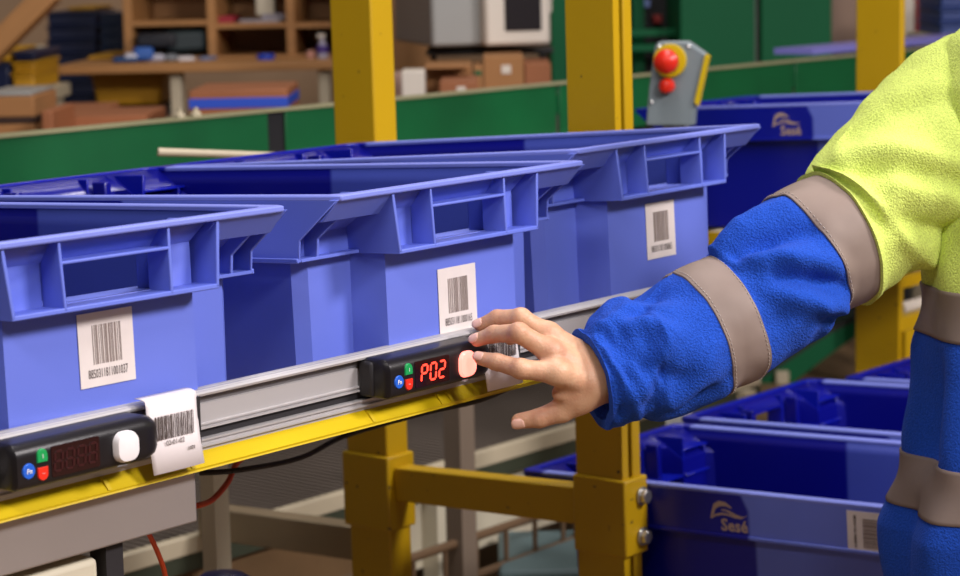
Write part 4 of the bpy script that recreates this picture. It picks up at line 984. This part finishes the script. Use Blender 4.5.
# th = 0 upper contour, pi/2.. side towards y ; the camera side sign is found here
_x, _y, _z = frame(5); _side = 1 if (_y @ (EYE - cr(CP, 5))) > 0 else -1
def fold(t, th):
    """radial displacement; th: 0 top contour, 90 deg facing the camera, 180 bottom contour"""
    s = 0
    D = math.degrees(th) % 360
    def ridge(t0, d0, t1, d1, w_, h):
        # ridge running from (t0,d0) to (t1,d1) in (t, degrees) space; 1 t unit ~ 45 degrees
        ax, ay = t0, d0 / 45.; bx, by = t1, d1 / 45.; px_, py_ = t, D / 45.
        vx, vy = bx - ax, by - ay; q = max(0, min(1, ((px_ - ax) * vx + (py_ - ay) * vy) / (vx * vx + vy * vy)))
        dd = math.hypot(px_ - ax - q * vx, py_ - ay - q * vy); return h * math.exp(-(dd / w_) ** 2) * (1 - .35 * abs(2 * q - 1))
    # cuff bunching
    s += ridge(.9, 20, 2.6, 60, .30, .006) + ridge(1.3, 110, 2.9, 70, .25, .006) + ridge(.5, 60, 1.2, 150, .22, .004)
    s -= ridge(1.6, 40, 2.8, 30, .22, .007) + ridge(1.6, 90, 2.9, 110, .22, .005)
    # forearm top: dip before first tape, swelling after
    s -= ridge(2.9, -10, 3.7, 35, .35, .008) + ridge(3.0, 350, 3.7, 359, .35, .008)
    s += ridge(3.2, 80, 3.8, 150, .30, .005) + ridge(2.7, 140, 3.6, 100, .25, .004) - ridge(2.8, 155, 3.7, 130, .20, .005)
    # between the tapes: long crossing folds at the elbow
    s += ridge(5.3, 5, 6.9, 25, .32, .010) + ridge(5.6, 45, 6.8, 95, .26, .009) + ridge(5.4, 80, 6.6, 140, .24, .008)
    s -= ridge(5.5, 28, 6.8, 60, .20, .010) + ridge(5.7, 70, 6.8, 120, .18, .008) + ridge(5.8, 120, 6.8, 165, .22, .004)
    s += ridge(6.8, 130, 5.9, 178, .25, .003)
    # upper arm (lime)
    s += ridge(8.35, 0, 8.45, 70, .22, .008) + ridge(9.0, 20, 10.4, 95, .30, .008) + ridge(9.2, 70, 10.6, 140, .28, .008) + ridge(8.6, 110, 9.6, 178, .25, .006)
    s -= ridge(9.0, 45, 10.5, 115, .22, .008) + ridge(8.9, 95, 10.2, 160, .20, .007) + ridge(9.6, 5, 11.0, 50, .25, .006)
    return s
def ringpt(t, th, extra=0):
    x, y, z = frame(t); c = cr(CP, t); r = cr(CR, t)
    n1 = noise.noise(Vector((t * 1.1, math.cos(th) * 1.4, math.sin(th) * 1.4 + 3))) * .0045 + noise.noise(Vector((t * 2.6 + 9, math.cos(th) * 3, math.sin(th) * 3))) * .0022
    tape = gs(t, 4.33, .60) + gs(t, 7.4, .58)
    rr = r + (fold(t, th) * 1.75 + n1 * 1.3) * (1 - .60 * min(1, tape)) + extra
    return c + (x * math.cos(th) + y * _side * math.sin(th) * .93) * rr
def sleeve_part(name, t0, t1, m, extra=0, nt=40, na=112, hem0=0, hem1=0, inner0=False, bulge=0):
    bm = bmesh.new(); rings = []
    for i in range(nt + 1):
        u = i / nt; t = t0 + (t1 - t0) * u; e = extra + hem0 * math.exp(-(u * nt / 2.2) ** 2) + hem1 * math.exp(-((1 - u) * nt / 2.2) ** 2)
        rings.append([bm.verts.new(ringpt(t, 2 * math.pi * k / na, e) - O) for k in range(na)])
    def close(base, t, seq):
        prev = base
        for dt, de in seq:
            r_ = [bm.verts.new(ringpt(t + dt, 2 * math.pi * k / na, de) - O) for k in range(na)]
            for k in range(na): bm.faces.new((prev[k], prev[(k + 1) % na], r_[(k + 1) % na], r_[k]))
            prev = r_
    for A, B in zip(rings[:-1], rings[1:]):
        for k in range(na): bm.faces.new((A[k], A[(k + 1) % na], B[(k + 1) % na], B[k]))
    if inner0: close(rings[0], t0, [(-.07, -.001), (-.11, -.004), (-.09, -.0075), (.0, -.009), (.4, -.012), (1.6, -.020)])
    else: close(rings[0], t0, [(-.01, extra - .0012), (.02, -.004)])
    close(rings[-1], t1, [(.01, extra - .0012), (-.02, -.004)])
    m_ = MB(); m_.bm.free(); m_.bm = bm; return m_.build(name, m, worker, smooth=True)
b1 = sleeve_part('blue_sleeve_cuff', 0, 3.93, BLUEF, nt=90, inner0=True, hem0=.0015)
b2_ = sleeve_part('reflective_tape', 3.85, 4.80, TAPE, extra=.0016, nt=26)
b3_ = sleeve_part('blue_sleeve', 4.73, 7.02, BLUEF, nt=56, hem1=-.002, hem0=.001)
b4_ = sleeve_part('reflective_tape', 6.95, 7.82, TAPE, extra=.0016, nt=26)
b5_ = sleeve_part('lime_sleeve', 7.76, 12.9, LIMEF, nt=92, hem0=.006)
THREAD = mat('grey_thread', (.42, .36, .32), .7)
for t_ in (3.90, 4.75, 7.0, 7.77):
    m_ = MB()
    for k in range(84):
        th = 2 * math.pi * k / 84; a = ringpt(t_, th, .0020) - O; b = ringpt(t_, th + .040, .0020) - O; m_.cyl(a, b, .00045, n=4)
    m_.build('stitching', THREAD, worker)
# torso of the jacket: elliptical rings from hem to shoulders
TP = [(.62, .150, .236, .012, 0), (.70, .154, .238, .010, 0), (.76, .158, .242, .008, 0), (.84, .146, .222, .004, 0), (.93, .138, .210, 0, 0), (1.02, .133, .203, 0, 0), (1.10, .134, .206, 0, 0), (1.18, .130, .204, 0, 0), (1.25, .120, .202, -.004, 0), (1.30, .104, .182, -.008, 0), (1.335, .084, .140, -.008, 0), (1.36, .066, .074, 0, 0), (1.40, .066, .070, .004, 0)]
def torso_pt(z, th, extra=0):
    zz = [p[0] for p in TP]; a = float(np.interp(z, zz, [p[1] for p in TP])); b = float(np.interp(z, zz, [p[2] for p in TP])); f0 = float(np.interp(z, zz, [p[3] for p in TP]))
    c, s = math.cos(th), math.sin(th); e = .86
    cx = math.copysign(abs(c) ** e, c); sx = math.copysign(abs(s) ** e, s)
    n1 = noise.noise(Vector((c * 2.2, s * 2.2, z * 4.5))) * .014 + noise.noise(Vector((c * 5 + 4, s * 5, z * 9))) * .006
    vert = math.sin(th * 9 + 1.3 * math.sin(z * 9)) * .012 * max(0, min(1, (1.08 - z) / .12))
    damp = 1 - .6 * (gs(z, 1.005, .03) + gs(z, .815, .03))
    pock = .012 * gs(z, .75, .05) * gs(angd(th, math.radians(62)), 0, .25)
    r = 1 + (n1 + vert + extra) / .17 * damp + (0 if damp > .9 else extra / .17 * (1 - damp))
    return T(f0, 0, z) + (F_ * cx * a + Rt * sx * b) * r + (F_ * c + Rt * s) * pock
def torso_part(name, z0, z1, m, extra=0, nz=30, na=160):
    bm = bmesh.new(); rings = [[bm.verts.new(torso_pt(z0 + (z1 - z0) * i / nz, 2 * math.pi * k / na, extra) - O) for k in range(na)] for i in range(nz + 1)]
    for A, B in zip(rings[:-1], rings[1:]):
        for k in range(na): bm.faces.new((A[k], A[(k + 1) % na], B[(k + 1) % na], B[k]))
    m_ = MB(); m_.bm.free(); m_.bm = bm; o = m_.build(name, m, worker, smooth=True)
    s_ = o.modifiers.new('t', 'SOLIDIFY'); s_.thickness = .003; s_.offset = -1; return o
torso_part('jacket_hem', .64, .793, BLUEF, nz=44)
torso_part('reflective_band', .786, .843, TAPE, .002, nz=14)
torso_part('jacket_body', .836, .985, BLUEF, nz=40)
torso_part('reflective_band', .978, 1.032, TAPE, .002, nz=14)
torso_part('lime_yoke', 1.027, 1.40, LIMEF, nz=76)
# left sleeve, trousers, shoes
def limb(name, pts, m):
    bm = bmesh.new(); rings = []; n = len(pts); na = 48
    for i in range(n):
        p = np.array(pts[i][0]); z = _n(np.array(pts[min(n - 1, i + 1)][0]) - np.array(pts[max(0, i - 1)][0])); x = _n(F_ - z * (F_ @ z)); y = np.cross(z, x)
        rings.append([bm.verts.new(p + (x * math.cos(a) + y * math.sin(a)) * (pts[i][1] + .006 * noise.noise(Vector((math.cos(a) * 2, math.sin(a) * 2, i * .9)))) - O) for a in [2 * math.pi * k / na for k in range(na)]])
    for A, B in zip(rings[:-1], rings[1:]):
        for k in range(na): bm.faces.new((A[k], A[(k + 1) % na], B[(k + 1) % na], B[k]))
    m_ = MB(); m_.bm.free(); m_.bm = bm; o = m_.build(name, m, worker, smooth=True); s_ = o.modifiers.new('t', 'SOLIDIFY'); s_.thickness = .004; s_.offset = -1; return o
def lerp(a, b, u): return a + (b - a) * u
S0, E0, W0 = T(-.005, -.11, 1.30), T(-.02, -.225, 1.00), T(.055, -.234, .80)
limb('lime_sleeve', [(lerp(S0, E0, i / 8), .070 + .022 * min(1, i / 2) - .012 * i / 8) for i in range(7)], LIMEF)
limb('blue_sleeve', [(lerp(S0, E0, .74 + i * .26 / 4), .074) for i in range(5)] + [(lerp(E0, W0, i / 8), .072 - .012 * i / 8) for i in range(1, 9)], BLUEF)
for s in (-1, 1):
    limb('trouser_leg', [(T(0, .085 * s, .84), .125), (T(0, .088 * s, .72), .112), (T(.01, .095 * s, .5), .085), (T(.01, .097 * s, .3), .076), (T(0, .10 * s, .14), .072), (T(0, .10 * s, .05), .076)], TROU)
    def shoe_sdf(P, s=s):
        d = caps(P, T(-.035, .10 * s, .045), T(.14, .112 * s, .038), .042, .036); d = smin(d, caps(P, T(0, .10 * s, .05), T(0, .10 * s, .10), .042, .038), .02)
        return np.maximum(d, -P[:, 2] + .0)
    c_ = T(.05, .10 * s, .06); Vs, Qs = surface_nets(shoe_sdf, c_ - np.array([.2, .2, .075]), c_ + np.array([.2, .2, .11]), .008)
    mesh_from(Vs - O, Qs, 'shoe', SHOE, worker)
